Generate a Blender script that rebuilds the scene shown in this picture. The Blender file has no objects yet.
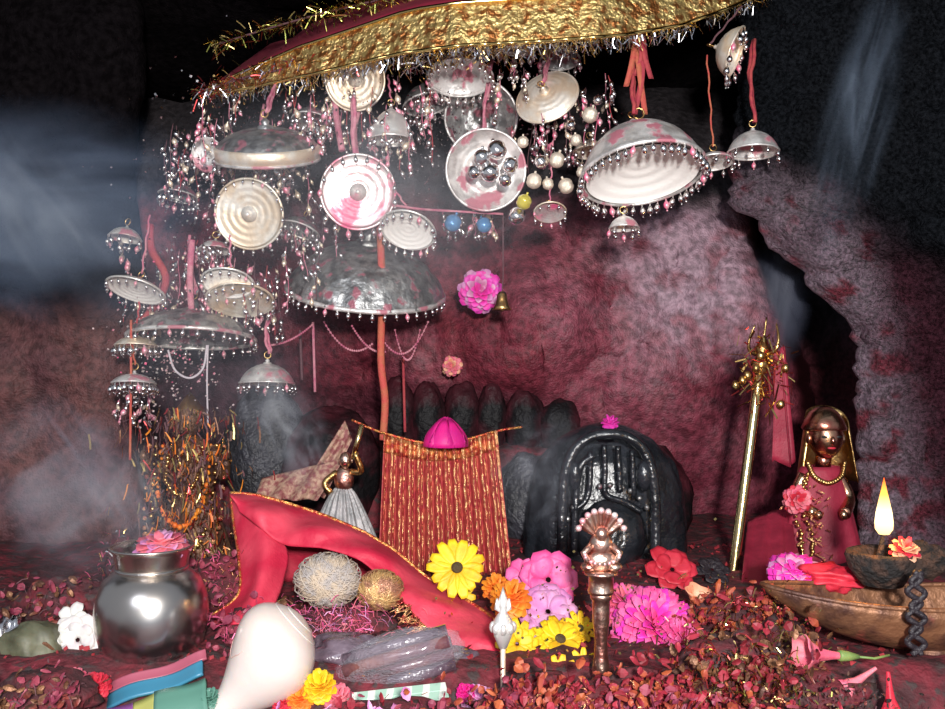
import bpy, math, random
from mathutils import Vector, Matrix, noise
R = random.Random(7)
PI = math.pi
sc = bpy.context.scene
COL = sc.collection
CZ = 1.30            # camera height
F = 930.0            # focal length in pixels of the 945 wide frame
ALT = 0.93           # altar top
def at(px, py, Y):   # a place in the cave seen at pixel px,py when it stands Y metres away
    return Vector(((px-472.5)/F*Y, Y, CZ-(py-354.5)/F*Y))
def gr(px, py, h=0.0):
    Y = (CZ-ALT-h)*F/(py-354.5)
    return at(px, py, Y)
def V(*a): return Vector(a)

# ------------------------------------------------------------------ materials
def mat(name, col, rough=.6, metal=0, bump=None, col2=None, nscale=20, lo=.4, hi=.6, col3=None, n3=40,
        spec=.5, attr=False, sheen=0, trans=0, coat=0, sss=0, det=4, wave=None, grain=None):
    m = bpy.data.materials.new(name); m.use_nodes = True
    nt = m.node_tree; N = nt.nodes; L = nt.links
    b = N['Principled BSDF']
    b.inputs['Roughness'].default_value = rough
    b.inputs['Metallic'].default_value = metal
    b.inputs['Specular IOR Level'].default_value = spec
    b.inputs['Base Color'].default_value = (*col, 1)
    if sheen: b.inputs['Sheen Weight'].default_value = sheen
    if trans: b.inputs['Transmission Weight'].default_value = trans
    if coat: b.inputs['Coat Weight'].default_value = coat
    if sss: b.inputs['Subsurface Weight'].default_value = sss; b.inputs['Subsurface Scale'].default_value = .02
    tc = N.new('ShaderNodeTexCoord')
    src = None
    def nz(scale, detail=4):
        n = N.new('ShaderNodeTexNoise'); n.inputs['Scale'].default_value = scale
        n.inputs['Detail'].default_value = detail
        L.new(tc.outputs['Object'], n.inputs['Vector']); return n
    def ramp(fac, a, z):
        r = N.new('ShaderNodeMapRange'); r.inputs[1].default_value = a; r.inputs[2].default_value = z
        L.new(fac, r.inputs[0]); return r.outputs[0]
    def mix(fac, a, c):
        x = N.new('ShaderNodeMix'); x.data_type = 'RGBA'
        L.new(fac, x.inputs[0])
        for s, v in ((6, a), (7, c)):
            if isinstance(v, tuple): x.inputs[s].default_value = (*v, 1)
            else: L.new(v, x.inputs[s])
        return x.outputs[2]
    if attr:
        a = N.new('ShaderNodeAttribute'); a.attribute_name = 'Col'; src = a.outputs['Color']
        # rock coloured as deep shade is matt, bare and painted rock is glossy
        bw = N.new('ShaderNodeRGBToBW'); L.new(src, bw.inputs[0]); sr = N.new('ShaderNodeMapRange'); sr.inputs[1].default_value = .010; sr.inputs[2].default_value = .08; sr.inputs[4].default_value = spec
        L.new(bw.outputs[0], sr.inputs[0]); L.new(sr.outputs[0], b.inputs['Specular IOR Level'])
    if grain:
        gn = nz(grain[0], 2); gr_ = ramp(gn.outputs[0], .35, .68)
        mm = N.new('ShaderNodeMix'); mm.data_type = 'RGBA'; mm.blend_type = 'MULTIPLY'; mm.inputs[0].default_value = 1
        g2 = N.new('ShaderNodeMapRange'); g2.inputs[3].default_value = grain[1]; g2.inputs[4].default_value = grain[2]; L.new(gr_, g2.inputs[0])
        L.new(src, mm.inputs[6]); L.new(g2.outputs[0], mm.inputs[7]); src = mm.outputs[2]
    if col2:
        src = mix(ramp(nz(nscale, det).outputs[0], lo, hi), src or col, col2)
    if col3:
        src = mix(ramp(nz(n3, 6).outputs[0], .55, .62), src or col, col3)
        if metal:
            q = N.new('ShaderNodeMath'); q.operation = 'MULTIPLY_ADD'
            L.new(ramp(nz(n3, 6).outputs[0], .55, .62), q.inputs[0]); q.inputs[1].default_value = -.7; q.inputs[2].default_value = metal
            L.new(q.outputs[0], b.inputs['Metallic'])
    if wave:
        w = N.new('ShaderNodeTexWave'); w.inputs['Scale'].default_value = wave[0]; w.bands_direction = wave[1]
        w.inputs['Distortion'].default_value = wave[4] if len(wave) > 4 else 1.5
        L.new(tc.outputs['Object'], w.inputs['Vector'])
        src = mix(ramp(w.outputs[1], wave[3], wave[3]+.15), src or col, wave[2])
    if src: L.new(src, b.inputs['Base Color'])
    if bump:
        h = None
        bs = bump if isinstance(bump, list) else [bump]
        prev = None
        for (s, st, d) in bs:
            bp = N.new('ShaderNodeBump'); bp.inputs['Strength'].default_value = st; bp.inputs['Distance'].default_value = d
            L.new(nz(s, 5).outputs[0], bp.inputs['Height'])
            if prev: L.new(prev, bp.inputs['Normal'])
            prev = bp.outputs[0]
        L.new(prev, b.inputs['Normal'])
    return m

M = {}
M['rock'] = mat('rock', (.2,.1,.1), .5, attr=True, bump=[(9,.5,.02),(60,.5,.005),(240,.9,.003)], spec=.5, grain=(70,.62,1.5))
M['rough_rock'] = mat('rough_rock', (.2,.1,.1), .42, attr=True, bump=[(18,.6,.015),(110,1,.008),(340,1,.005)], spec=.8, grain=(150,.45,1.6))
M['altar'] = mat('altar', (.05,.012,.015), .8, col2=(.16,.015,.025), nscale=28, bump=(60,.9,.01), col3=(.05,.03,.03), n3=60)
M['silver'] = mat('silver', (.97,.95,.92), .42, .6, bump=[(110,.35,.003)], col2=(.55,.52,.5), nscale=35, col3=(.45,.16,.2), n3=28)
M['silver_pink'] = mat('silver_pink', (.97,.90,.87), .36, .6, bump=[(90,.4,.003)], col2=(.85,.45,.50), nscale=24, col3=(.75,.12,.25), n3=22)
M['silver_gold'] = mat('silver_gold', (.98,.91,.80), .42, .6, bump=[(90,.35,.003)], col2=(.85,.68,.50), nscale=30)
M['silver_dull'] = mat('silver_dull', (.50,.50,.49), .42, .85, bump=[(60,.8,.006)], col2=(.22,.22,.22), nscale=50, col3=(.3,.1,.13), n3=40)
M['bell_silver'] = mat('bell_silver', (.95,.92,.90), .16, 1)
M['bright_silver'] = mat('bright_silver', (.98,.96,.92), .36, .7, bump=[(120,.25,.002)])
M['white_metal'] = mat('white_metal', (1,.98,.94), .45, .0, bump=[(150,.3,.002)])
M['steel'] = mat('steel', (.66,.60,.54), .26, 1, bump=[(14,.1,.004)], col2=(.5,.5,.5), nscale=9)
M['brass'] = mat('brass', (.80,.55,.22), .28, 1, bump=[(120,.4,.003)], col2=(.5,.28,.1), nscale=40)
M['pink_brass'] = mat('pink_brass', (.70,.52,.42), .33, 1, bump=[(160,.4,.003)], col2=(.55,.22,.18), nscale=50)
M['old_brass'] = mat('old_brass', (.26,.12,.06), .5, .45, bump=[(50,.8,.005),(160,.7,.002)], col2=(.09,.04,.03), nscale=26, col3=(.22,.04,.03), n3=22)
M['gold_staff'] = mat('gold_staff', (.78,.62,.30), .2, 1, bump=[(200,.2,.002)])
M['cord_red'] = mat('cord_red', (.34,.03,.05), .8, bump=(300,.6,.003), col2=(.42,.06,.06), nscale=60)
M['cord_pink'] = mat('cord_pink', (.50,.12,.20), .8, bump=(300,.6,.003), col2=(.6,.25,.3), nscale=60)
M['cord_orange'] = mat('cord_orange', (.45,.12,.06), .8, bump=(300,.6,.003), col2=(.5,.07,.06), nscale=50)
M['cord_dark'] = mat('cord_dark', (.12,.05,.06), .8, bump=(300,.6,.003))
M['cord_white'] = mat('cord_white', (.55,.48,.52), .7, bump=(300,.6,.003))
M['red_cloth'] = mat('red_cloth', (.50,.012,.045), .6, bump=[(30,.3,.01),(400,.3,.002)], col2=(.68,.06,.10), nscale=14, )
M['dark_red_cloth'] = mat('dark_red_cloth', (.22,.010,.03), .6, bump=[(30,.4,.01),(400,.3,.002)], col2=(.34,.02,.05), nscale=14)
M['gold_trim'] = mat('gold_trim', (.85,.42,.12), .35, .8, bump=(200,.9,.005), col2=(.7,.08,.06), nscale=120)
M['brocade'] = mat('brocade', (.90,.66,.26), .35, .85, bump=[(120,1,.006),(30,.6,.01)], col2=(.45,.17,.05), nscale=70, lo=.45, hi=.6)
M['pleat'] = mat('pleat', (.40,.035,.05), .5, .1, bump=(200,.7,.004), col2=(.52,.10,.07), nscale=90)
M['gold_line'] = mat('gold_line', (.95,.55,.25), .3, .75, bump=(260,1,.004), col2=(.50,.07,.06), nscale=110)
M['canopy_red'] = mat('canopy_red', (.26,.010,.035), .8, bump=(60,.4,.01))
M['tinsel_gold'] = mat('tinsel_gold', (.85,.60,.22), .2, 1)
M['tinsel_green'] = mat('tinsel_green', (.42,.42,.10), .25, 1)
M['tinsel_silver'] = mat('tinsel_silver', (.85,.83,.85), .2, 1)
M['tinsel_red'] = mat('tinsel_red', (.65,.08,.08), .25, .9)
M['tinsel_pink'] = mat('tinsel_pink', (.75,.12,.25), .35, .4)
M['black_stone'] = mat('black_stone', (.008,.010,.013), .24, bump=[(30,.8,.008),(90,.5,.004)], col2=(.02,.022,.028), nscale=18, spec=.7)
M['dark_stone'] = mat('dark_stone', (.008,.007,.008), .5, bump=[(25,.8,.012),(80,.7,.006)], col2=(.06,.012,.018), nscale=14, spec=.15)
M['smoked_stone'] = mat('smoked_stone', (.05,.05,.065), .45, bump=[(30,.9,.012),(120,.8,.006)], col2=(.03,.03,.035), nscale=16, spec=.7)
M['conch'] = mat('conch', (.64,.54,.48), .32, bump=(12,.2,.01), col2=(.68,.60,.56), nscale=8, coat=.4, sss=.15)
M['conch_line'] = mat('conch_line', (.62,.38,.33), .5)
M['litter_red'] = mat('litter_red', (.16,.008,.015), .6, col2=(.32,.02,.04), nscale=30)
M['litter_rose'] = mat('litter_rose', (.30,.05,.08), .6, col2=(.18,.02,.05), nscale=30)
M['litter_orange'] = mat('litter_orange', (.40,.09,.03), .6, col2=(.25,.03,.02), nscale=30)
def flower(name, c, c2): M[name] = mat(name, c, .55, col2=c2, nscale=40, sss=.1, bump=(120,.3,.002))
flower('yellow', (.85,.55,.01), (.75,.38,.01)); flower('orange', (.85,.27,.02), (.8,.16,.02))
flower('pink', (.78,.07,.26), (.85,.16,.38)); flower('hot_pink', (.85,.03,.38), (.75,.05,.45))
flower('mauve', (.60,.20,.45), (.7,.32,.5)); flower('crimson', (.50,.015,.035), (.62,.03,.06))
flower('crimson_dark', (.22,.012,.02), (.4,.04,.05)); flower('rose', (.70,.10,.17), (.75,.2,.24)); flower('salmon', (.80,.30,.18), (.8,.4,.25))
flower('white_petal', (.72,.68,.62), (.6,.5,.5)); flower('magenta', (.75,.01,.22), (.6,.01,.2))
flower('lilac', (.62,.38,.6), (.7,.5,.65))
flower('leaf', (.12,.22,.06), (.2,.28,.08)); flower('cream', (.13,.13,.08), (.07,.07,.04))
M['dark_center'] = mat('dark_center', (.07,.045,.015), .8, bump=(300,1,.004))
M['wick'] = mat('wick', (.012,.010,.010), .8, bump=(150,1,.01), col2=(.06,.03,.02), nscale=60)
M['straw'] = mat('straw', (.50,.40,.30), .6, bump=(150,.8,.004), col2=(.38,.34,.32), nscale=60)
M['straw_gold'] = mat('straw_gold', (.66,.42,.18), .4, .5, bump=(150,.8,.004), col2=(.45,.22,.14), nscale=60)
M['grey_skirt'] = mat('grey_skirt', (.36,.34,.34), .5, .3, bump=(150,.6,.004), col2=(.22,.22,.22), nscale=40)
M['black_cord'] = mat('black_cord', (.02,.015,.02), .5, bump=(120,1,.005))
M['stripe_pink'] = mat('stripe_pink', (.34,.08,.12), .4)
M['stripe_blue'] = mat('stripe_blue', (.04,.19,.30), .4)
M['stripe_green'] = mat('stripe_green', (.09,.22,.17), .4)
M['stripe_yellow'] = mat('stripe_yellow', (.42,.42,.12), .4)
M['stripe_purple'] = mat('stripe_purple', (.25,.08,.28), .4)
M['note_green'] = mat('note_green', (.40,.60,.48), .5, wave=(16,'X',(.75,.78,.70),.6))
M['roll'] = mat('roll', (.22,.09,.08), .3, col2=(.12,.05,.07), nscale=30, coat=.8, bump=(50,.6,.006))
M['bead_blue'] = mat('bead_blue', (.10,.28,.55), .12, .3, coat=1)
M['bead_yellow'] = mat('bead_yellow', (.65,.55,.08), .12, .3, coat=1)
M['skin_brass'] = mat('skin_brass', (.72,.45,.28), .25, 1, bump=(60,.3,.004), col2=(.6,.2,.15), nscale=30)
M['brown_idol'] = mat('brown_idol', (.20,.10,.05), .4, .5, bump=(60,.9,.01), col2=(.1,.05,.04), nscale=30)
M['black_paint'] = mat('black_paint', (.01,.01,.01), .4)
M['net'] = mat('net', (.24,.07,.07), .6, .1, col2=(.45,.28,.20), nscale=120, bump=(150,.8,.004))
M['grey_wrap'] = mat('grey_wrap', (.15,.11,.14), .25, col2=(.08,.05,.07), nscale=24, coat=.8, bump=[(25,1,.015)])
def film():
    m = bpy.data.materials.new('clear_film'); m.use_nodes = True
    b = m.node_tree.nodes['Principled BSDF']
    b.inputs['Base Color'].default_value = (.75,.75,.85,1); b.inputs['Roughness'].default_value = .12
    b.inputs['Alpha'].default_value = .16; b.inputs['Coat Weight'].default_value = 1
    nt = m.node_tree; n = nt.nodes.new('ShaderNodeTexNoise'); n.inputs['Scale'].default_value = 40
    bp = nt.nodes.new('ShaderNodeBump'); bp.inputs['Strength'].default_value = .8; bp.inputs['Distance'].default_value = .01
    nt.links.new(n.outputs[0], bp.inputs['Height']); nt.links.new(bp.outputs[0], b.inputs['Normal'])
    M['film'] = m
film()
def flame_mat():
    m = bpy.data.materials.new('flame'); m.use_nodes = True; nt = m.node_tree; nt.nodes.clear()
    o = nt.nodes.new('ShaderNodeOutputMaterial'); e = nt.nodes.new('ShaderNodeEmission')
    tc = nt.nodes.new('ShaderNodeTexCoord'); s = nt.nodes.new('ShaderNodeSeparateXYZ'); r = nt.nodes.new('ShaderNodeValToRGB')
    r.color_ramp.elements[0].color = (1,.60,.20,1); r.color_ramp.elements[1].color = (.9,.08,.01,1)
    k = r.color_ramp.elements.new(.35); k.color = (1,.82,.45,1)
    k = r.color_ramp.elements.new(.7); k.color = (1,.42,.07,1)
    nt.links.new(tc.outputs['Generated'], s.inputs[0]); nt.links.new(s.outputs[2], r.inputs[0])
    nt.links.new(r.outputs[0], e.inputs[0]); e.inputs[1].default_value = 3.0
    nt.links.new(e.outputs[0], o.inputs[0]); M['flame'] = m
flame_mat()

# ------------------------------------------------------------------ mesh builder
class MB:
    def __init__(s): s.v = []; s.f = []; s.c = None
    def grid(s, fn, nu, nv, cu=False, cv=False, cfn=None):
        b = len(s.v); mu = nu if cu else nu+1; mv = nv if cv else nv+1
        if cfn and s.c is None: s.c = []
        for i in range(mu):
            for j in range(mv):
                s.v.append(Vector(fn(i/nu, j/nv)))
                if cfn: s.c.append(cfn(i/nu, j/nv))
        for i in range(nu):
            for j in range(nv):
                i2 = (i+1) % mu; j2 = (j+1) % mv
                s.f.append((b+i*mv+j, b+i2*mv+j, b+i2*mv+j2, b+i*mv+j2))
        return s
    def lathe(s, prof, seg=24, mx=None, wob=None):
        mx = mx or Matrix(); b = len(s.v); n = len(prof)
        for i in range(seg):
            a = 2*PI*i/seg
            for (r, z) in prof:
                k = wob(a, r, z) if wob else 1
                s.v.append(mx @ V(r*k*math.cos(a), r*k*math.sin(a), z))
        for i in range(seg):
            for j in range(n-1):
                i2 = (i+1) % seg
                s.f.append((b+i*n+j, b+i2*n+j, b+i2*n+j+1, b+i*n+j+1))
        return s
    def tube(s, pts, rad, seg=6, cap=True):
        pts = [Vector(p) for p in pts]; b = len(s.v); n = len(pts)
        rr = rad if isinstance(rad, (list, tuple)) else [rad]*n
        up = None
        for i, p in enumerate(pts):
            t = (pts[min(i+1, n-1)]-pts[max(i-1, 0)]).normalized()
            if up is None: up = t.orthogonal().normalized()
            up = (up-t*up.dot(t)); up = up.normalized() if up.length > 1e-6 else t.orthogonal().normalized()
            w = t.cross(up)
            for k in range(seg):
                a = 2*PI*k/seg
                s.v.append(p+(up*math.cos(a)+w*math.sin(a))*rr[i])
        for i in range(n-1):
            for k in range(seg):
                k2 = (k+1) % seg
                s.f.append((b+i*seg+k, b+i*seg+k2, b+(i+1)*seg+k2, b+(i+1)*seg+k))
        if cap:
            s.f.append(tuple(b+k for k in range(seg))[::-1]); s.f.append(tuple(b+(n-1)*seg+k for k in range(seg)))
        return s
    def ell(s, c, r, seg=14, rings=8, mx=None, fn=None):
        c = Vector(c); r = r if isinstance(r, (tuple, list)) else (r, r, r); b = len(s.v)
        for i in range(rings+1):
            th = PI*i/rings
            for k in range(seg):
                a = 2*PI*k/seg
                d = V(math.sin(th)*math.cos(a), math.sin(th)*math.sin(a), math.cos(th))
                q = fn(d) if fn else 1
                p = V(d.x*r[0]*q, d.y*r[1]*q, d.z*r[2]*q)
                if mx: p = mx @ p
                s.v.append(c+p)
        for i in range(rings):
            for k in range(seg):
                k2 = (k+1) % seg
                s.f.append((b+i*seg+k, b+(i+1)*seg+k, b+(i+1)*seg+k2, b+i*seg+k2))
        return s
    def box(s, c, d, mx=None):
        c = Vector(c); b = len(s.v)
        for x in (-1, 1):
            for y in (-1, 1):
                for z in (-1, 1):
                    p = V(x*d[0]/2, y*d[1]/2, z*d[2]/2)
                    s.v.append(c+(mx @ p if mx else p))
        for q in ((0,1,3,2),(4,6,7,5),(0,4,5,1),(2,3,7,6),(0,2,6,4),(1,5,7,3)): s.f.append(tuple(b+k for k in q))
        return s
    def flake(s, c, sz, asp=1.0):
        d = V(R.gauss(0,1), R.gauss(0,1), R.gauss(0,1)).normalized(); e = d.orthogonal().normalized(); b = len(s.v)
        w = d.cross(e).normalized()
        for (p, q) in ((-1,-1),(1,-1),(1,1),(-1,1)): s.v.append(Vector(c)+d*p*sz*asp+e*q*sz)
        s.f.append((b,b+1,b+2,b+3)); return s
    def strip(s, pts, w, side=None):
        b = len(s.v); n = len(pts)
        sd = side or V(R.gauss(0,1), R.gauss(0,1), R.gauss(0,1)).normalized()
        for i, p in enumerate(pts):
            s.v += [Vector(p)-sd*w, Vector(p)+sd*w]
        for i in range(n-1): s.f.append((b+2*i, b+2*i+1, b+2*i+3, b+2*i+2))
        return s
    def leaf(s, p, d, w):
        b = len(s.v); e = d.orthogonal().normalized(); e = (e+d.cross(e).normalized()*R.uniform(-1,1)).normalized(); n_ = d.cross(e).normalized()
        for (t_, ww, h) in ((0,.15,0),(.35,.9,.10),(.7,1,.16),(1,.35,.10)):
            for q in (-1,0,1): s.v.append(Vector(p)+d*t_+e*w*ww*q+n_*d.length*(h-.12*abs(q)))
        for i in range(3):
            for j in range(2): s.f.append((b+3*i+j, b+3*i+j+1, b+3*i+j+4, b+3*i+j+3))
        return s
    def build(s, name, m, parent=None, smooth=True, solid=0, origin=None, bevel=0, loc=None, sub=0, clean=True):
        me = bpy.data.meshes.new(name)
        if origin is None and parent is None:
            lo = V(min(p.x for p in s.v), min(p.y for p in s.v), min(p.z for p in s.v)); hi = V(max(p.x for p in s.v), max(p.y for p in s.v), max(p.z for p in s.v))
            origin = V((lo.x+hi.x)/2, (lo.y+hi.y)/2, lo.z)
        o0 = Vector(origin) if origin is not None else V(0,0,0)
        me.from_pydata([tuple(p-o0) for p in s.v], [], s.f)
        if s.c:
            a = me.color_attributes.new('Col', 'FLOAT_COLOR', 'POINT')
            for i, c in enumerate(s.c): a.data[i].color = (*c, 1)
        me.materials.append(M[m] if isinstance(m, str) else m)
        if clean and not s.c:
            import bmesh
            bm = bmesh.new(); bm.from_mesh(me); bmesh.ops.remove_doubles(bm, verts=bm.verts, dist=1e-5)
            bmesh.ops.recalc_face_normals(bm, faces=bm.faces); bm.to_mesh(me); bm.free()
        me.polygons.foreach_set('use_smooth', [smooth]*len(me.polygons))
        o = bpy.data.objects.new(name, me); COL.objects.link(o)
        o.location = o0 if parent is None else (o0 if origin is not None else V(0,0,0))
        if parent: o.parent = parent
        if solid:
            x = o.modifiers.new('Solidify', 'SOLIDIFY'); x.thickness = solid; x.offset = 0
        if bevel:
            x = o.modifiers.new('Bevel', 'BEVEL'); x.width = bevel; x.segments = 2
        if sub:
            x = o.modifiers.new('Subsurf', 'SUBSURF'); x.levels = sub; x.render_levels = sub
        return o
def tag(o, label, cat=None, group=None, kind=None):
    if label: o['label'] = label
    if cat: o['category'] = cat
    if group: o['group'] = group
    if kind: o['kind'] = kind
    return o
def thing(name, loc, label, cat, group=None):
    o = bpy.data.objects.new(name, None); o.empty_display_size = .02; COL.objects.link(o); o.location = loc
    return tag(o, label, cat, group)
def copy_part(src, parent, loc, rot=None, scale=None):
    c = src.copy(); COL.objects.link(c); c.parent = parent; c.location = loc
    if rot is not None: c.rotation_euler = rot
    if scale is not None: c.scale = (scale,)*3
    return c
def axis_mx(up, loc=None):
    m = Vector(up).normalized().to_track_quat('Z', 'Y').to_matrix().to_4x4()
    if loc is not None: m = Matrix.Translation(loc) @ m
    return m
def n3(p, s=1.0): return noise.noise(Vector(p)*s)
def fbm(p, s, o=4):
    v = 0; a = 1
    for k in range(o): v += a*noise.noise(Vector(p)*s*(2**k)+V(k*7.1,3,1)); a *= .5
    return v
def lerp(a, b, t): return a+(b-a)*t
def mixc(a, b, t):
    t = max(0, min(1, t)); return tuple(lerp(x, y, t) for x, y in zip(a, b))
def pl(pts, x):
    if x <= pts[0][0]: return pts[0][1]
    for (a, b), (c, d) in zip(pts, pts[1:]):
        if x <= c: return b+(d-b)*(x-a)/(c-a)
    return pts[-1][1]
def sm(a, b, x):
    t = max(0, min(1, (x-a)/(b-a))); return t*t*(3-2*t)
def spline(pts, n):
    pts = [Vector(p) for p in pts]; out = []
    P = [pts[0]*2-pts[1]]+pts+[pts[-1]*2-pts[-2]]
    for i in range(len(pts)-1):
        a, b, c, d = P[i:i+4]
        for k in range(n):
            t = k/n
            out.append(.5*((2*b)+(c-a)*t+(2*a-5*b+4*c-d)*t*t+(3*b-a-3*c+d)*t**3))
    out.append(pts[-1]); return out

# ------------------------------------------------------------------ the cave
CAVE_SHADE = (.005,.004,.0045)  # darkness of the upper cave, put into the rock colour
BX = [(100,728),(200,734),(270,745),(320,764),(380,782),(450,792),(600,800)]
def back_wall():
    def Y(px, py):
        y = 2.12
        y -= .20*math.exp(-((px-620)/190)**2-((py-330)/150)**2)
        y -= .06*math.exp(-((px-420)/120)**2-((py-330)/60)**2)
        y += .35*sm(170, 20, py)
        bx = pl(BX, py)+5*n3((py/14,0,2)); y += .50*sm(bx, bx+22, px)
        y += .10*sm(250, 150, px)
        p = (px/100, py/100, 0)
        y += .05*fbm(p, .7)+.012*fbm(p, 4, 3)
        # the crease that runs down the red rock
        d = abs((py-330)-(px-650)*.9) if 560 < px < 740 and 240 < py < 420 else 99
        return y
    def C(px, py):
        p = (px/100, py/100, 3)
        n = fbm(p, 1.1); q = fbm(p, 3.5)
        base = mixc((.13,.018,.030), (.20,.045,.068), .5+n)
        base = mixc(base, (.34,.22,.27), sm(.05, .75, .95*math.exp(-((px-690)/80)**2-((py-265)/90)**2)+.4*q+.1*n))
        base = mixc(base, (.18,.02,.03), sm(.1,.5,q)*.6)
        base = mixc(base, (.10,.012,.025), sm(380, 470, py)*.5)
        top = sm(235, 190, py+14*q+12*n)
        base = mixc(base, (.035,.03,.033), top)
        base = mixc(base, CAVE_SHADE, sm(90, 40, py))  # gloom of the top recess carried by the colour
        bx = pl(BX, py)+5*n3((py/14,0,2)); base = mixc(base, mixc((.02,.015,.02), (.05,.010,.014), sm(300,380,py)), sm(bx-2, bx+8, px))  # right of the edge the cleft's darkness is painted in
        # darker rock behind the row of stones and the left idol
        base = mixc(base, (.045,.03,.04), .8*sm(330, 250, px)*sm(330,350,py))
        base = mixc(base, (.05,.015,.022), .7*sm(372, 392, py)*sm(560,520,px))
        return base
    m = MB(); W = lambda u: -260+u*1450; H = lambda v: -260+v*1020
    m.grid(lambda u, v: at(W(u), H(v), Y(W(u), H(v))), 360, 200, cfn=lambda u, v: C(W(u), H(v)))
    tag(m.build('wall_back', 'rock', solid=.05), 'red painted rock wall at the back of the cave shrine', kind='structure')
back_wall()
def left_wall():
    def edge(py): return 132+6*math.sin(py/37)+4*n3((py/25,0,0))
    m = MB()
    def P(u, v):
        py = -260+v*1000; e = edge(py)
        if u < .85: px = -500+(e-500*0+500)*(u/.85); y = 1.80+.10*sm(.6,.0,u)
        else: px = e+3*(u-.85)/.15; y = 1.80+.4*((u-.85)/.15)
        k = (px/100, py/100, 5)
        return px, py, y-.03*sm(.85,.8,u)+.03*fbm(k, 1.2)+.006*fbm(k, 6, 2)
    def C(u, v):
        px, py, y = P(u, v); k = (px/100, py/100, 8); n = fbm(k, 1.5)
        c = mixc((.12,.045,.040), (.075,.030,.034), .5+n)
        c = mixc(c, CAVE_SHADE, sm(345, 285, py+10*n))  # upper part coloured black as the unlit cave
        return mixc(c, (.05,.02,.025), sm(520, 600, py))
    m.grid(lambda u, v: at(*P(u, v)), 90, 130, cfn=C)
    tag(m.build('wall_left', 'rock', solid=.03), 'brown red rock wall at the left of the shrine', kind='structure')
left_wall()
def right_wall():
    E = [(-260,760),(100,742),(190,734),(206,738),(215,762),(240,768),(252,785),(264,806),(285,812),(300,834),(318,852),(330,857),(350,861),(440,862),(700,868)]
    def P(u, v):
        py = -260+v*1020; e = pl(E, py)+7*n3((py/11,0,0))+4*n3((py/4,0,7))
        if u < .16: t = u/.16; px = e+2-2*t; y = 1.74+.75*(1-t)**1.5
        else: t = (u-.16)/.84; px = e+t*(1320-e); y = 1.74-.42*sm(0,1,t)
        if u >= .16: y -= .03*sm(.16,.20,u)
        k = (px/100, py/100, 11)
        return px, py, y+.028*fbm(k, 1.3)+.010*fbm(k, 6, 3)*(1 if u > .16 else .4)
    def C(u, v):
        px, py, y = P(u, v); k = (px/100, py/100, 15); n = fbm(k, 1.2); q = fbm(k, 4)
        c = mixc((.085,.040,.060), (.15,.10,.13), .5+n+.5*sm(900,840,px))
        c = mixc(c, (.13,.018,.03), sm(.15,.5,q+.25*sm(300,520,py)))
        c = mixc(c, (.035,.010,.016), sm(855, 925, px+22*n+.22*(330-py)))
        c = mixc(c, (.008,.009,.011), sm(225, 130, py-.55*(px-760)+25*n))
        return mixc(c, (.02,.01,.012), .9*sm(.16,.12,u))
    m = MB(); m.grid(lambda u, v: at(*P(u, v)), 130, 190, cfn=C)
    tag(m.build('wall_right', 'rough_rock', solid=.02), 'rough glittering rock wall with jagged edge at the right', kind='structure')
right_wall()
def altar():
    m = MB()
    def P(u, v):
        x = -1.5+3*u; y = .55+1.85*v
        z = ALT+.010*fbm((x,y,0),9)+.004*fbm((x,y,2),40,2)
        z -= .09*sm(1.085,.97,y)
        z += .165*sm(1.84,1.90,y)*sm(-.62,-.5,x)*sm(.28,.2,x)
        return V(x,y,z)
    m.grid(P, 220, 150)
    tag(m.build('floor', 'altar', solid=.03), 'altar floor covered in red powder and petals', kind='structure')
altar()
def ceiling():
    m = MB()
    def P(u, v):
        x = -1.8+3.6*u; y = 1.2+1.5*v
        return V(x, y, 2.10+.06*fbm((x,y,0),3)-.25*v*v)
    m.grid(P, 60, 40, cfn=lambda u, v: CAVE_SHADE)  # unlit ceiling, its shade painted as one black tone
    tag(m.build('ceiling', 'rock', solid=.05), 'rock ceiling with the darkness of the cave put into its colour', kind='structure')
ceiling()

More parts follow.
